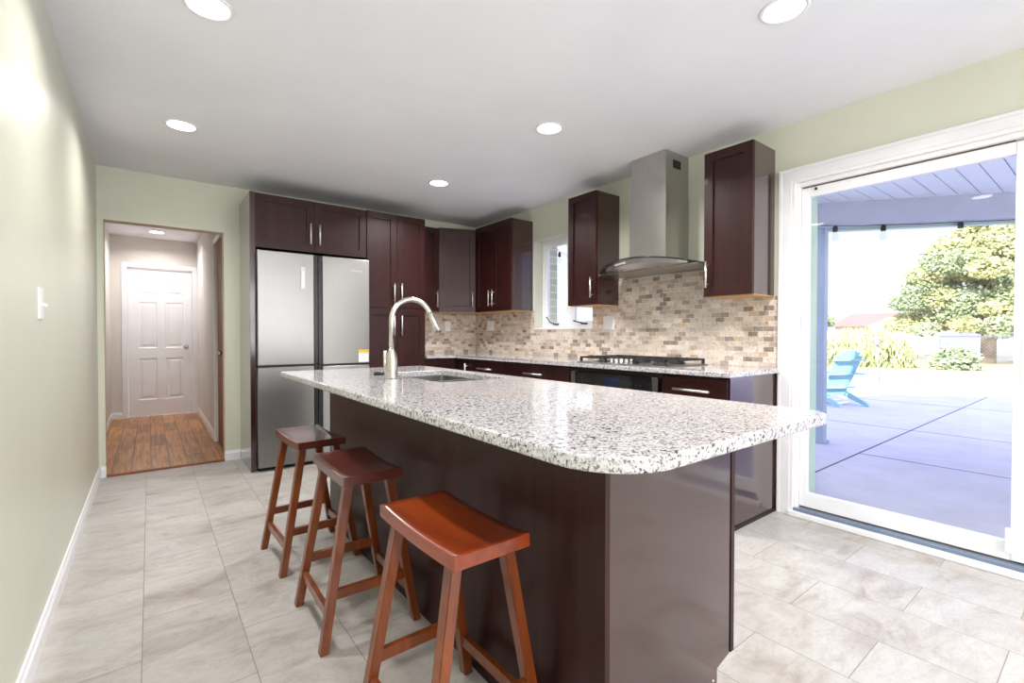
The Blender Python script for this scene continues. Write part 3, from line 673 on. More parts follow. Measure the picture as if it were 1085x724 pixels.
bm = nb(); box(bm, 1.018, 1.056, RY-.003, RY+.001, 1.508, 1.70, .0015); part('handle_panel', bm, MAT['galv'], dl, label='grey display strip')
bm = nb(); box(bm, 1.024, 1.050, RY-.0045, RY-.002, 1.525, 1.66, .001); part('display_inset', bm, 'hoodsteel', dl)
bm = nb()
for i in range(7): box(bm, 1.455+i*.0135, 1.455+i*.0135+.008, RY-.0015, RY, 1.697, 1.697+(.016 if i in (0,) else .011))
part('badge', bm, 'galv', dr_)
bm = nb(); box(bm, 1.512, 1.604, RY-.0012, RY, .876, .962); lb = part('energy_label', bm, 'label', dr_, label='white sticker with yellow top band')
bm = nb(); box(bm, 1.510, 1.606, RY-.0014, RY, .962, .988); part('label_band', bm, 'yellow', lb)
bm = nb(); box(bm, 1.52, 1.596, RY-.0016, RY-.001, .953, .9555); box(bm, 1.55, 1.556, RY-.0016, RY-.001, .935, .942); part('label_print', bm, 'black', lb)

# ---------------------------------------------------------------- range hood
HC = 2.152
t = thing('range_hood', (3.0, HC, 1.6), 'stainless chimney range hood with curved smoked glass canopy', 'range hood')
bm = nb(); box(bm, 2.892, XR-.001, 1.994, 2.312, 1.64, 2.13, .002); part('lower_chimney', bm, 'hoodsteel', t)
bm = nb(); box(bm, 2.898, XR-.001, 2.0, 2.306, 2.128, H-.002, .001); uc = part('upper_chimney', bm, 'hoodsteel', t)
bm = nb()
box(bm, 2.985, 3.08, 1.9985, 2.0, 2.325, 2.385)
for i in range(7): box(bm, 2.99, 3.075, 1.9965, 1.999, 2.330+i*.0075, 2.330+i*.0075+.004)
part('vent_grille', bm, 'iron', uc)
def gz(s_): return 1.672-.068*s_*s_
def gx(s_): return 2.69+.20*abs(s_)**2.4
bm = nb(); N = 32; top = []; bot = []
for i in range(N+1):
    s_ = -1+2*i/N; y = HC+.455*s_; row = []; rb = []
    for k in range(5):
        x = gx(s_)+(3.178-gx(s_))*k/4; row.append(bm.verts.new((x, y, gz(s_)))); rb.append(bm.verts.new((x, y, gz(s_)-.007)))
    top.append(row); bot.append(rb)
for i in range(N):
    for k in range(4):
        bm.faces.new((top[i][k], top[i+1][k], top[i+1][k+1], top[i][k+1])).smooth = True
        bm.faces.new((bot[i][k], bot[i][k+1], bot[i+1][k+1], bot[i+1][k])).smooth = True
    bm.faces.new((top[i][0], bot[i][0], bot[i+1][0], top[i+1][0])); bm.faces.new((top[i][4], top[i+1][4], bot[i+1][4], bot[i][4]))
for i in (0, N):
    for k in range(4): bm.faces.new((top[i][k], top[i][k+1], bot[i][k+1], bot[i][k]))
gc = part('glass_canopy', bm, 'hoodglass', t, label='curved smoked glass canopy')
bm = nb()
tube(bm, [(gx(-1+2*i/N)-.001, HC+.455*(-1+2*i/N), gz(-1+2*i/N)-.0035) for i in range(N+1)], .0038, 6); part('glass_edge', bm, 'black', gc)
bm = nb(); rows = []                                  # steel body under the glass
for i in range(17):
    s_ = -.78+1.56*i/16; y = HC+.455*s_; xf = 2.725+.12*abs(s_/.78)**3
    zt = gz(s_)-.009; zb = 1.604
    rows.append([bm.verts.new((xf, y, zt)), bm.verts.new((xf+.012, y, max(zb+.006, zt-.03))), bm.verts.new((xf+.07, y, zb)), bm.verts.new((XR-.002, y, zb)), bm.verts.new((XR-.002, y, zt))])
for a_, b_ in zip(rows, rows[1:]):
    for k in range(5): bm.faces.new((a_[k], a_[(k+1) % 5], b_[(k+1) % 5], b_[k]))
bm.faces.new(rows[0]); bm.faces.new(rows[-1][::-1])
body = part('hood_body', bm, 'hoodsteel', t)
bm = nb(); box(bm, 2.86, XR-.002, HC-.43, HC+.44, 1.599, 1.604, .001); part('base_plate', bm, 'hoodsteel', t)
bm = nb()
for i in range(5):
    y = HC+.16-i*.022; s_ = (y-HC)/.455; x = 2.725+.12*abs(s_/.78)**3
    box(bm, x-.004, x+.006, y-.005, y+.005, gz(s_)-.03, gz(s_)-.018)
part('control_buttons', bm, 'whiteplastic', body, label='row of small white touch buttons')
for yy in (HC+.15, HC-.15):
    bm = nb(); lathe(bm, [(.001, -.004), (.022, -.003), (.026, 0)], 2.80+.02, yy, 1.6035, 20); part('hood_lamp', bm, 'galv', body)

# ---------------------------------------------------------------- cooktop
cy0, cy1, cx0, cx1 = 1.80, 2.60, 2.625, 3.12
t = thing('gas_cooktop', ((cx0+cx1)/2, 2.2, .914), 'steel gas cooktop with black cast iron grates and steel knobs', 'cooktop')
bm = nb(); prism(bm, [(cx0, cy0), (cx1, cy0), (cx1, cy1), (cx0, cy1)], .9145, .922, .003); part('steel_pan', bm, 'steel', t)
for (bx_, by_, br) in ((2.77, 1.95, .04), (3.0, 1.95, .032), (2.90, 2.2, .055), (2.77, 2.46, .032), (3.0, 2.46, .04)):
    bm = nb(); lathe(bm, [(br+.012, 0), (br+.012, .006), (br, .008), (br, .016), (br*.8, .02)], bx_, by_, .922, 24); part('burner', bm, 'iron', t)
for g0, g1 in ((1.815, 2.075), (2.08, 2.32), (2.325, 2.585)):
    bm = nb(); gz0, gz1 = .948, .960; xa, xb = cx0+(.075 if g0 == 2.08 else .02), cx1-.015
    for yy in (g0, g1-.012): box(bm, xa, xb, yy, yy+.012, gz0, gz1, .001)
    for xx in (xa, xb-.012): box(bm, xx, xx+.012, g0, g1, gz0, gz1, .001)
    ym_ = (g0+g1)/2; box(bm, xa, xb, ym_-.005, ym_+.005, gz0+.001, gz1+.001)
    for xx in (xa+(xb-xa)*.3, xa+(xb-xa)*.7): box(bm, xx-.005, xx+.005, g0, g1, gz0+.001, gz1+.001)
    for xx in (xa, xb-.016):
        for yy in (g0, g1-.016): box(bm, xx, xx+.016, yy, yy+.016, .922, gz0+.002, .001)
    part('grate', bm, 'iron', t)
for i in range(5):
    y = 2.285-i*.045; bm = nb(); lathe(bm, [(.021, 0), (.021, .006), (.016, .009), (.0175, .03), (.015, .034), (.002, .035)], cx0+.04, y, .922, 24); part('knob', bm, 'chrome', t)

# ---------------------------------------------------------------- island
IX0, IX1, IY0, IY1 = .588, 1.478, .488, 2.943
sx0, sx1, sy0, sy1 = 1.020, 1.395, 1.842, 2.50
t = thing('island_cabinet', (1.15, 1.85, 0), 'dark brown kitchen island base under the overhanging granite top', 'kitchen island')
bx0, bx1, by0, by1 = .858, 1.445, .757, 2.925
bm = nb(); box(bm, bx0, bx0+.018, by0-.004, by1, 0, .8835, .001); part('seating_side_panel', bm, 'espresso', t)
bm = nb()
prof = [(bx0+.019, 0), (1.375, 0), (1.375, .1), (bx1, .118), (bx1, .8835), (bx0+.019, .8835)]
f = [bm.verts.new((x, by0, z)) for x, z in prof]; b2 = [bm.verts.new((x, by0+.018, z)) for x, z in prof]
bm.faces.new(f); bm.faces.new(b2[::-1])
for i in range(6): bm.faces.new((f[i], f[(i+1) % 6], b2[(i+1) % 6], b2[i]))
part('end_panel', bm, 'espressogloss', t)
bm = nb(); box(bm, bx0+.019, bx1-.001, by0+.019, by1, .1, .69); box(bm, bx1-.02, bx1-.001, by0+.019, by1, .69, .8834); box(bm, bx0+.019, bx1-.02, by1-.018, by1, .69, .8834); box(bm, bx0+.019, bx1-.02, by0+.019, sy0-.05, .69, .8834); box(bm, bx0+.019, 1.375, by0+.019, by1, 0, .1); part('body', bm, 'espresso', t)
n_ = 4; wd = (by1-by0-.01)/n_
for i in range(n_):
    y0 = by0-.003+wd*i
    d = slab_door('door', t, (bx1+.028, y0+.002, .118), (0, 1, 0), (1, 0, 0), wd-.004, .745)
    hy = y0+(wd-.04 if i % 2 == 0 else .04); bar_handle(d, (bx1+.028, hy, .66), (bx1+.028, hy, .83), (1, 0, 0))
bm = nb(); tube(bm, [(1.352, by0-.0015, .072), (1.352, by0+.002, .072)], .0035, 10); part('screw_cap', bm, 'beige', t)
# island granite top with sink cut-out
def corner_pts(cx, cy, r_, a0, a1, n=10): return [(cx+r_*math.cos(math.radians(a0+(a1-a0)*k/n)), cy+r_*math.sin(math.radians(a0+(a1-a0)*k/n))) for k in range(n+1)]
r1, r2, r3 = .15, .055, .02
outer = corner_pts(IX0+r1, IY0+r1, r1, 180, 270, 14)+corner_pts(IX1-r2, IY0+r2, r2, 270, 360)+corner_pts(IX1-r3, IY1-r3, r3, 0, 90, 5)+corner_pts(IX0+r3, IY1-r3, r3, 90, 180, 5)
rs = .03
inner = corner_pts(sx0+rs, sy0+rs, rs, 180, 270, 5)+corner_pts(sx1-rs, sy0+rs, rs, 270, 360, 5)+corner_pts(sx1-rs, sy1-rs, rs, 0, 90, 5)+corner_pts(sx0+rs, sy1-rs, rs, 90, 180, 5)
bm = nb()
def loops(z):
    lo = [bm.verts.new((x, y, z)) for x, y in outer]; li = [bm.verts.new((x, y, z)) for x, y in inner]
    eo = [bm.edges.new((lo[i], lo[(i+1) % len(lo)])) for i in range(len(lo))]; ei = [bm.edges.new((li[i], li[(i+1) % len(li)])) for i in range(len(li))]
    bmesh.ops.triangle_fill(bm, use_beauty=True, use_dissolve=False, edges=eo+ei); return lo, li, eo, ei
lo1, li1, e1, e1i = loops(.884); lo2, li2, e2, e2i = loops(.914)
for A, B in ((lo1, lo2), (li1, li2)):
    n_ = len(A)
    for i in range(n_): bm.faces.new((A[i], A[(i+1) % n_], B[(i+1) % n_], B[i]))
bmesh.ops.recalc_face_normals(bm, faces=bm.faces)
bmesh.ops.bevel(bm, geom=e1+e2+e2i, offset=.006, segments=3, affect='EDGES', profile=.5)
solo('island_countertop', bm, 'granite', (1.03, 1.7, .884), 'large rounded speckled granite slab on the island', 'countertop')
# sink
t = thing('kitchen_sink', ((sx0+sx1)/2, (sy0+sy1)/2, .884), 'undermount stainless double bowl sink set in the island granite', 'sink')
def bowl(y0, y1, nm):
    bm = nb(); zt, zb = .8832, .70; e_ = .012; k = .02
    def ring(ins, z): return [bm.verts.new((x, y, z)) for x, y in corner_pts(sx0-.004+ins+k, y0+ins+k, k, 180, 270, 4)+corner_pts(sx1+.004-ins-k, y0+ins+k, k, 270, 360, 4)+corner_pts(sx1+.004-ins-k, y1-ins-k, k, 0, 90, 4)+corner_pts(sx0-.004+ins+k, y1-ins-k, k, 90, 180, 4)]
    R = [ring(-.01, zt-.002), ring(-.01, zt), ring(0, zt), ring(.006, zb+.02), ring(.02, zb), ]
    for a_, b_ in zip(R, R[1:]):
        for i in range(len(a_)): bm.faces.new((a_[i], a_[(i+1) % len(a_)], b_[(i+1) % len(a_)], b_[i]))
    bm.faces.new(R[-1]); part(nm, bm, 'sinksteel', t)
    bm = nb(); lathe(bm, [(.045, 0), (.045, .003), (.03, .001)], (sx0+sx1)/2, (y0+y1)/2, zb+.001, 20); part('drain', bm, 'chrome', t)
bowl(sy0-.003, 2.17, 'bowl'); bowl(2.19, sy1+.003, 'bowl')
# faucet
fx, fy = .925, 2.161
t = thing('kitchen_faucet', (fx, fy, .914), 'tall brushed nickel gooseneck pull-down faucet on the island', 'faucet')
bm = nb(); lathe(bm, [(.029, 0), (.0295, .005), (.0285, .06), (.027, .09), (.022, .118), (.0155, .135), (.015, .14)], fx, fy, .914, 28); part('base_body', bm, 'nickel', t)
pts = [(fx, fy, 1.05), (fx, fy, 1.19)]; R_ = .106; cz = 1.193
for k in range(1, 25):
    a_ = math.radians(180-k*(158/24)); pts.append((fx+R_+R_*math.cos(a_), fy-.004*k/24, cz+R_*math.sin(a_)))
bm = nb(); tube(bm, pts, .0125, 16); part('gooseneck', bm, 'nickel', t)
e0 = Vector(pts[-1]); dr2 = (Vector(pts[-1])-Vector(pts[-2])).normalized()
bm = nb(); tube(bm, [e0, e0+dr2*.004, e0+dr2*.006, e0+dr2*.05, e0+dr2*.095, e0+dr2*.10], [.0125, .0145, .0135, .0165, .0215, .018], 20); part('spray_head', bm, 'nickel', t)
bm = nb(); tube(bm, [(fx-.0, fy+.02, .955), (fx-.004, fy+.05, .957), (fx-.006, fy+.066, .958)], [.013, .016, .014], 14)
tube(bm, [(fx-.006, fy+.06, .958), (fx-.004, fy+.072, .985), (fx+.0, fy+.083, 1.02), (fx+.004, fy+.088, 1.045)], [.010, .0075, .0085, .009], 12); part('lever_handle', bm, 'nickel', t)
bm = nb(); lathe(bm, [(.028, 0), (.028, .012), (.024, .016), (.002, .017)], .945, 2.37, .914, 28)
solo('faucet_hole_cap', bm, 'black', (.945, 2.37, .914), 'small round black cap on the island granite beside the faucet', 'hole cap')

# ---------------------------------------------------------------- bar stools
def make_stool(seatmat, label):
    t = thing('bar_stool', (0, 0, 0), label, 'bar stool', 'backless saddle-seat bar stools along the island')
    L, W = .430, .222; nL, nW = 20, 8
    bm = nb(); T, B = [], []
    for i in range(nL+1):
        s_ = -1+2*i/nL; rowt, rowb = [], []
        for k in range(nW+1):
            q = -1+2*k/nW; dip = .013*(1-s_*s_)*(.8+.2*(1-q*q))
            x, y = q*W/2, s_*L/2
            rowt.append(bm.verts.new((x, y, .616-dip))); rowb.append(bm.verts.new((x, y, .583-.008*(1-s_*s_))))
        T.append(rowt); B.append(rowb)
    for i in range(nL):
        for k in range(nW):
            bm.faces.new((T[i][k], T[i][k+1], T[i+1][k+1], T[i+1][k])).smooth = True; bm.faces.new((B[i][k], B[i+1][k], B[i+1][k+1], B[i][k+1]))
    for i in range(nL): bm.faces.new((T[i][0], T[i+1][0], B[i+1][0], B[i][0])); bm.faces.new((T[i][nW], B[i][nW], B[i+1][nW], T[i+1][nW]))
    for k in range(nW): bm.faces.new((T[0][k], B[0][k], B[0][k+1], T[0][k+1])); bm.faces.new((T[nL][k], T[nL][k+1], B[nL][k+1], B[nL][k]))
    es = [e for e in bm.edges if len(e.link_faces) == 2 and e.calc_face_angle(0) > .9]
    bmesh.ops.bevel(bm, geom=es, offset=.003, segments=2, affect='EDGES')
    part('seat', bm, seatmat, t)
    def lx(z): return .078+(.176-.078)*(1-z/.575)          # centre-line splay
    def ly(z): return .155+(.187-.155)*(1-z/.575)
    for sx_ in (-1, 1):
        for sy_ in (-1, 1):
            bm = nb(); wx_, wy_ = .032, .036
            vs_ = []
            for z in (0, .573):
                cx_, cy_ = sx_*lx(z), sy_*ly(z); g = 1.0 if z else .94
                vs_ += [bm.verts.new((cx_+a_*wx_/2*g, cy_+b_*wy_/2*g, z)) for a_, b_ in ((-1, -1), (1, -1), (1, 1), (-1, 1))]
            for q_ in ((3, 2, 1, 0), (4, 5, 6, 7), (0, 1, 5, 4), (1, 2, 6, 5), (2, 3, 7, 6), (3, 0, 4, 7)): bm.faces.new([vs_[i] for i in q_])
            bmesh.ops.bevel(bm, geom=[e for e in bm.edges], offset=.0025, segments=2, affect='EDGES')
            part('leg', bm, 'stool', t)
    for sy_ in (-1, 1):
        z = .192; bm = nb(); beam_(bm, (-lx(z)+.014, sy_*ly(z), z), (lx(z)-.014, sy_*ly(z), z), .018, .034); part('stretcher', bm, 'stool', t)
    for sx_ in (-1, 1):
        z = .128; bm = nb(); beam_(bm, (sx_*lx(z), -ly(z)+.016, z), (sx_*lx(z), ly(z)-.016, z), .018, .034); part('stretcher', bm, 'stool', t)
    return t
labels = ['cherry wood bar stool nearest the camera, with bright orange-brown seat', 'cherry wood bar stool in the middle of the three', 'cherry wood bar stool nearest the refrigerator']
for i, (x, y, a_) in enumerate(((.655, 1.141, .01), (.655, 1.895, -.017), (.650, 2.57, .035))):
    st = make_stool('stoolseat' if i == 0 else 'stoolreflect', labels[i]); st.location = (x, y, 0); st.rotation_euler = (0, 0, a_)

# ---------------------------------------------------------------- patio and garden
GZ, PZ = -.16, -.1
bm = nb(); prism(bm, [(-60, -80), (160, -80), (160, 110), (-60, 110)], GZ-.2, GZ); struct('ground_lawn', bm, 'lawn')
bm = nb(); prism(bm, [(XO-.12, -12), (30, -12), (27.5, -3.4), (19.1, 1.9), (15.9, 4.0), (13.0, 5.2), (11.5, 9), (XO-.12, 9)], GZ-.02, PZ); struct('ground_patio', bm, 'concrete')
bm = nb(); box(bm, XO+.4, 15.8, 1.68, 1.695, PZ, PZ+.002); box(bm, 5.82, 5.83, -10, 1.68, PZ, PZ+.002); box(bm, 7.76, 7.77, -10, 8, PZ, PZ+.002); box(bm, 10.9, 10.91, -10, 8, PZ, PZ+.002); struct('trim_8', bm, 'joint')
# patio roof: boarded ceiling, angled beam, post
A, Bp = Vector((5.92, 2.12)), Vector((7.05, .72)); u_ = (Bp-A).normalized(); E2 = A+u_*7.5
CZ = 2.6
bm = nb()
ys = [(-4.0+i*.15) for i in range(42)]
lineX = lambda y: A.x+(A.y-y)*(u_.x/-u_.y)
for y in ys:
    if y+.148 > 2.16: break
    xa, xb = lineX(y), lineX(y+.142)
    v_ = [bm.verts.new(p) for p in ((XO, y, CZ-.006), (xa, y, CZ-.006), (xb, y+.142, CZ-.006), (XO, y+.142, CZ-.006))]; u2 = [bm.verts.new(p.co+Vector((0, 0, .02))) for p in v_]
    bm.faces.new(v_[::-1]); bm.faces.new(u2)
    for k in range(4): bm.faces.new((v_[k], v_[(k+1) % 4], u2[(k+1) % 4], u2[k]))
box(bm, XO, 5.92, 2.14, 2.3, CZ-.006, CZ+.014)
struct('ceiling_patio', bm, 'soffit')
nrm = Vector((-u_.y, u_.x))                         # points outwards
o1 = A+nrm*.26+Vector((-.0, .0)); 
bm = nb(); prism(bm, [(XO-.1, 2.35), (6.15, 2.35), (6.15+u_.x*8, 2.35+u_.y*8), (XO-.1, -5.2)], CZ+.03, CZ+.07); struct('roof_patio', bm, 'beam')
def slab(name, p, q, th, z0, z1, mat, off=0):
    p, q = Vector(p), Vector(q); d = (q-p).normalized(); n_ = Vector((-d.y, d.x)); bm = nb()
    prism(bm, [tuple(p+n_*off), tuple(q+n_*off), tuple(q+n_*(off+th)), tuple(p+n_*(off+th))], z0, z1); return bm
t = thing('patio_beam', (A.x, A.y, 2.33), 'wide blue grey beam along the edge of the patio ceiling', 'beam')
part('fascia', slab('x', A, E2, .09, 2.335, CZ-.007, 'beam'), 'beam', t)
part('gutter', slab('x', A, E2, .09, 2.30, 2.36, 'x', .1), 'greentint', t, label='pale green gutter strip')
bm = nb(); box(bm, XO, 5.93, 2.13, 2.22, 2.335, CZ-.007); part('side_fascia', bm, 'beam', t)
bm = nb(); box(bm, 6.02, 6.13, 2.085, 2.205, PZ, 2.334, .004); box(bm, 6.0, 6.15, 2.065, 2.225, PZ, PZ+.03, .003)
solo('patio_post', bm, 'post', (6.07, 2.15, PZ), 'blue grey post holding the patio roof corner', 'post')
# string lights under the beam
t = thing('string_lights', (5.99, 1.97, 2.3), 'black string of clear garden bulbs hung under the patio beam', 'string lights')
off = Vector((.02, .01)); bpts = [Vector((5.987, 1.974)), Vector((6.348, 1.637)), Vector((6.833, 1.095)), Vector((7.25, .55))]
ch = [(5.93, 2.1, 2.345)]
for i, p in enumerate(bpts):
    ch += [(p.x, p.y, 2.328)]
    if i+1 < len(bpts): m_ = (p+bpts[i+1])/2; ch.append((m_.x, m_.y, 2.322))
bm = nb(); tube(bm, ch, .004, 6); part('cable', bm, 'black', t)
for p in bpts:
    bm = nb(); lathe(bm, [(.01, 0), (.024, -.015), (.027, -.065), (.018, -.068)], p.x, p.y, 2.328, 12); sk = part('socket', bm, 'black', t)
    bm = nb(); lathe(bm, [(.015, 0), (.032, -.03), (.036, -.06), (.024, -.09), (.004, -.1)], p.x, p.y, 2.262, 14); part('bulb', bm, 'bulbglass', sk)
t = thing('string_light', (4.6, 4.9, 2.2), 'single dark bulb hanging outside the kitchen window', 'string lights')
bm = nb(); tube(bm, [(XO, 4.3, 2.55), (4.6, 4.9, 2.3), (6.5, 6.2, 2.45)], .004, 6); part('cable', bm, 'black', t)
bm = nb(); lathe(bm, [(.008, 0), (.02, -.02), (.022, -.07), (.014, -.075)], 4.6, 4.9, 2.30, 12); sk = part('socket', bm, 'black', t)
bm = nb(); lathe(bm, [(.013, 0), (.026, -.03), (.03, -.055), (.02, -.08), (.004, -.09)], 4.6, 4.9, 2.23, 14); part('bulb', bm, 'bulbglass', sk)

# adirondack chair
def adirondack(loc, ang, label):
    t = thing('adirondack_chair', loc, label, 'garden chair'); ORG[t.name] = Vector((0, 0, 0))
    # local: faces -y ; x = width
    for sx_ in (-1, 1):
        bm = nb(); pr_ = [(-.42, 0), (-.34, 0), (-.30, .22), (.42, .02), (.50, 0), (.55, 0), (.52, .06), (-.28, .36), (-.40, .36)]
        a_ = [bm.verts.new((sx_*.27-.013, y, z)) for y, z in pr_]; b_ = [bm.verts.new((sx_*.27+.013, y, z)) for y, z in pr_]
        bm.faces.new(a_); bm.faces.new(b_[::-1])
        for i in range(len(pr_)): bm.faces.new((a_[i], a_[(i+1) % 9], b_[(i+1) % 9], b_[i]))
        part('side_rail', bm, 'turquoise', t)
        bm = nb(); box(bm, sx_*.30-.05, sx_*.30+.05, -.44, -.41+.02, 0, .54); part('front_leg', bm, 'turquoise', t)
        bm = nb(); prism(bm, [(sx_*.34-.07, -.46), (sx_*.34+.07, -.46), (sx_*.34+.06, .1), (sx_*.32+.03, .33), (sx_*.32-.03, .33), (sx_*.34-.07, .1)], .54, .565, .004); part('arm', bm, 'turquoise', t)
    bm = nb()
    for k in range(6):
        y = -.42+k*.095; z = .375-(y+.42)*.42; beam_(bm, (-.29, y, z), (.29, y, z), .08, .02)
    part('seat', bm, 'turquoise', t)
    bm = nb()
    for k in range(7):
        x = (k-3)*.078; tp = .98-.012*(k-3)**2; bt = .16; yb, yt = .10, .46
        def P(x_, s_): z_ = bt+(tp-bt)*s_; return (x_*(.72+.28*s_), yb+(yt-yb)*(z_-.16)/.82, z_)
        a_ = Vector(P(x, 0)); b_ = Vector(P(x, 1)); beam_(bm, a_, b_, .07, .018, up=(0, 1, 0))
    part('back_slats', bm, 'turquoise', t)
    for z, y, wd in ((.30, .175, .60), (.55, .30, .74), (.80, .405, .60)):
        bm = nb(); box(bm, -wd/2, wd/2, y, y+.06, z-.012, z+.012, .003); part('back_brace', bm, 'turquoise', t)
    t.rotation_euler = (0, 0, ang); t.scale = (1, 1, 1); return t
# the front of the chair looks away from the house, towards the lawn on the left
adirondack((9.75, 3.28, PZ), math.atan2(.87, .5)+PI/2, 'turquoise adirondack chair on the sunlit patio, seen from behind')
t = thing('garden_torch', (14.3, 3.72, GZ), 'thin garden torch on a pole at the patio edge', 'garden torch')
bm = nb(); tube(bm, [(14.3, 3.72, GZ), (14.12, 3.75, .92)], .012, 8); part('pole', bm, 'galv', t)
bm = nb(); lathe(bm, [(.03, 0), (.075, .05), (.085, .14), (.05, .2), (.02, .22)], 14.12, 3.75, .88, 14); part('lamp_head', bm, 'galv', t)

# foliage
def leaves(bm, n, sampler, size, droop=0):
    for _ in range(n):
        p, nrm_ = sampler(); s_ = size*random.uniform(.6, 1.3)
        d = Vector((random.gauss(0, 1), random.gauss(0, 1), random.gauss(0, .7))).normalized()
        if droop: d = (d*.5+Vector((0, 0, -1))).normalized()
        e_ = d.cross(Vector((random.gauss(0, 1), random.gauss(0, 1), random.gauss(0, 1)))).normalized()
        k = 1.0 if not droop else .45
        vs_ = [bm.verts.new(p+q) for q in (-d*s_, e_*s_*.5*k, d*s_, -e_*s_*.5*k)]; bm.faces.new(vs_)
def shell(blobs, inner=.55):
    wts = [b_[1]**2 for b_ in blobs]
    def f():
        c_, r_, zs_ = random.choices(blobs, wts)[0]
        d = Vector((random.gauss(0, 1), random.gauss(0, 1), random.gauss(0, 1))).normalized()
        q = random.uniform(inner, 1)**.5; return Vector(c_)+Vector((d.x*r_*q, d.y*r_*q, d.z*r_*zs_*q)), d
    return f
def tree(x, y, h_, r_, label, mats=('leaf', 'leafdark'), n=9000, size=.17, trunk_h=1.2, conif=True):
    t = thing('tree', (x, y, GZ), label, 'tree')
    bm = nb(); tube(bm, [(x, y, GZ), (x+.05, y, h_*.4), (x, y+.05, h_*.85)], [.28, .2, .05], 10)
    for k in range(7):
        a_ = k*2.4; z = trunk_h+k*h_*.09; tube(bm, [(x, y, z), (x+math.cos(a_)*r_*.6, y+math.sin(a_)*r_*.6, z+.5)], [.08, .02], 6)
    part('trunk', bm, 'bark', t)
    for mi, mt in enumerate(mats):
        blobs = []
        for k in range(80):
            s_ = random.random(); z = trunk_h+.9+(h_-trunk_h-1.2)*s_; R2 = r_*(1-s_**1.6)*(.55 if not conif else 1)*random.uniform(.55, .95)
            if not conif: R2 = r_*math.sin(PI*min(1, .25+s_*.75))*random.uniform(.3, .9)
            a_ = random.random()*2*PI
            if k % 4 == 0: R2 *= .35
            blobs.append(((x+math.cos(a_)*R2*.85, y+math.sin(a_)*R2*.85, z), random.uniform(.11, .24)*r_, .6))
        bm = nb(); leaves(bm, n//len(mats), shell(blobs, .5), size, ); part('foliage', bm, mt, t)
    return t
def bush(name, x, y, rx, ry, h_, label, mat, n, size, droop=0):
    bm = nb(); blobs = []
    for k in range(26):
        a_ = random.random()*2*PI; q = random.random()**.5
        z_ = h_*.5*math.sqrt(max(0, 1-q*q*.8)); blobs.append(((x+math.cos(a_)*q*rx*.8, y+math.sin(a_)*q*ry*.8, GZ+max(.25, z_)), h_*.42, 1))
    def clipped():
        f = shell(blobs, .5)
        def g():
            p, d = f(); p.z = max(p.z, GZ+.05); return p, d
        return g
    leaves(bm, n, clipped(), size, droop)
    return solo(name, bm, mat, (x, y, GZ), label, 'bush')
random.seed(11)
tree(30.5, 3.9, 7.6, 4.1, 'large yellow-green tree on the lawn beyond the chain-link fence', n=80000, size=.09, trunk_h=.5)
tree(62, 22.4, 4.6, 2.6, 'small pale distant tree left of the neighbouring house', ('leafdark',), 2500, .22, conif=False)
bush('weeping_bush', 24.2, 6.8, 1.3, 1.5, 1.75, 'pale green weeping bush in front of the neighbouring house', 'leafpale', 6500, .17, 1)
bush('low_bush', 24.1, 3.95, .5, .5, 1.0, 'low darker bush at the right foot of the weeping bush', 'leafdark', 2200, .11)
# fences
def vinyl_fence(p, q, h_, label):
    p, q = Vector(p), Vector(q); d = (q-p); L = d.length; d.normalize(); n_ = int(L/2.4)
    t = thing('vinyl_fence', (p.x, p.y, GZ), label, 'fence')
    for i in range(n_):
        a_, b_ = p+d*(L*i/n_+.08), p+d*(L*(i+1)/n_-.08); part('panel', slab('x', a_, b_, .04, GZ+.05, GZ+h_, 'x'), 'vinyl', t)
    for i in range(n_+1):
        c_ = p+d*(L*i/n_); bm = nb(); box(bm, c_.x-.07, c_.x+.07, c_.y-.07, c_.y+.07, GZ, GZ+h_+.1, .01); part('post', bm, 'vinyl', t)
vinyl_fence((40, 3.5), (36, 18), 1.55, 'white vinyl panel fence far behind the bushes')
vinyl_fence((46, -12), (40.4, 3.1), 1.7, 'white vinyl panel fence far behind the large tree')
t = thing('chain_link_fence', (25.5, 4.7, GZ), 'grey chain-link fence crossing the lawn under the large tree', 'fence')
p, q = Vector((25.5, 4.7)), Vector((25.9, -6)); d = (q-p).normalized(); L = (q-p).length
for i in range(5):
    c_ = p+d*L*i/4; bm = nb(); tube(bm, [(c_.x, c_.y, GZ), (c_.x, c_.y, 1.12)], .03, 8); part('post', bm, 'galv', t)
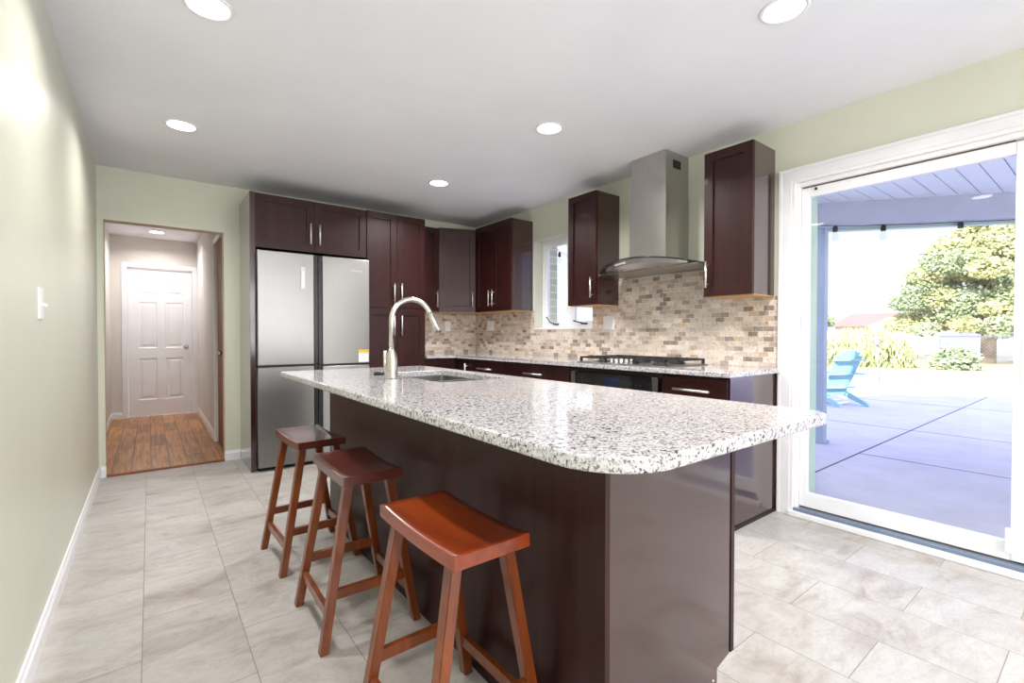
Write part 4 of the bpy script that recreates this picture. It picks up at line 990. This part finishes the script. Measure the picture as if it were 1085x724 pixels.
bm = nb(); tube(bm, [(p.x, p.y, 1.08), (q.x, q.y, 1.08)], .022, 6); part('top_rail', bm, 'galv', t)
bm = nb(); st_ = .12; k = 0
while k*st_ < L-1.2:
    for s_ in (0, 1):
        a0_ = p+d*(k*st_+(0 if s_ else 1.2)); a1_ = p+d*(k*st_+(1.2 if s_ else 0))
        beam_(bm, (a0_.x, a0_.y, GZ+.02), (a1_.x, a1_.y, 1.08), .005, .005)
    k += 1
part('wire_mesh', bm, 'galv', t)
# neighbouring house
t = thing('neighbour_house', (72, 20, GZ), 'long low cream house with red-brown roof beyond the fence', 'house')
bm = nb(); box(bm, 72, 80, 15.2, 23.6, GZ, 2.3); box(bm, 70.4, 72.2, 15.2, 19.2, GZ, 2.3); box(bm, 70.0, 80, 8.5, 15.2, GZ, 2.2); part('wall', bm, 'housewall', t)
bm = nb()
v_ = [bm.verts.new(p) for p in ((71.2, 14.6, 2.25), (71.2, 24.2, 2.25), (81, 24.2, 2.25), (81, 14.6, 2.25), (76, 16.2, 4.0), (76, 22.9, 4.0))]
for q_ in ((0, 1, 5, 4), (1, 2, 5), (2, 3, 4, 5), (3, 0, 4), (3, 2, 1, 0)): bm.faces.new([v_[i] for i in q_])
part('roof', bm, 'roof', t)
bm = nb()
for (xa, ya, yb, zt) in ((70.0, 15.0, 19.6, 3.3), (69.6, 8.2, 15.4, 3.2)):
    v_ = [bm.verts.new(p) for p in ((xa, ya, 2.2), (xa, yb, 2.2), (xa, (ya+yb)/2, zt), (xa+6, ya, 2.2), (xa+6, yb, 2.2), (xa+6, (ya+yb)/2, zt))]
    for q_ in ((0, 2, 1), (3, 4, 5), (0, 1, 4, 3), (1, 2, 5, 4), (2, 0, 3, 5)): bm.faces.new([v_[i] for i in q_])
part('gable', bm, 'housewall', t)
for yy in (16.6, 20.5, 22.0, 11.0, 13.2):
    bm = nb(); xw = 70.36 if 15.2 < yy < 19.2 else (71.96 if yy > 19 else 69.96); box(bm, xw, xw+.05, yy-.5, yy+.5, .9, 1.9); part('window', bm, 'blackglass', t)
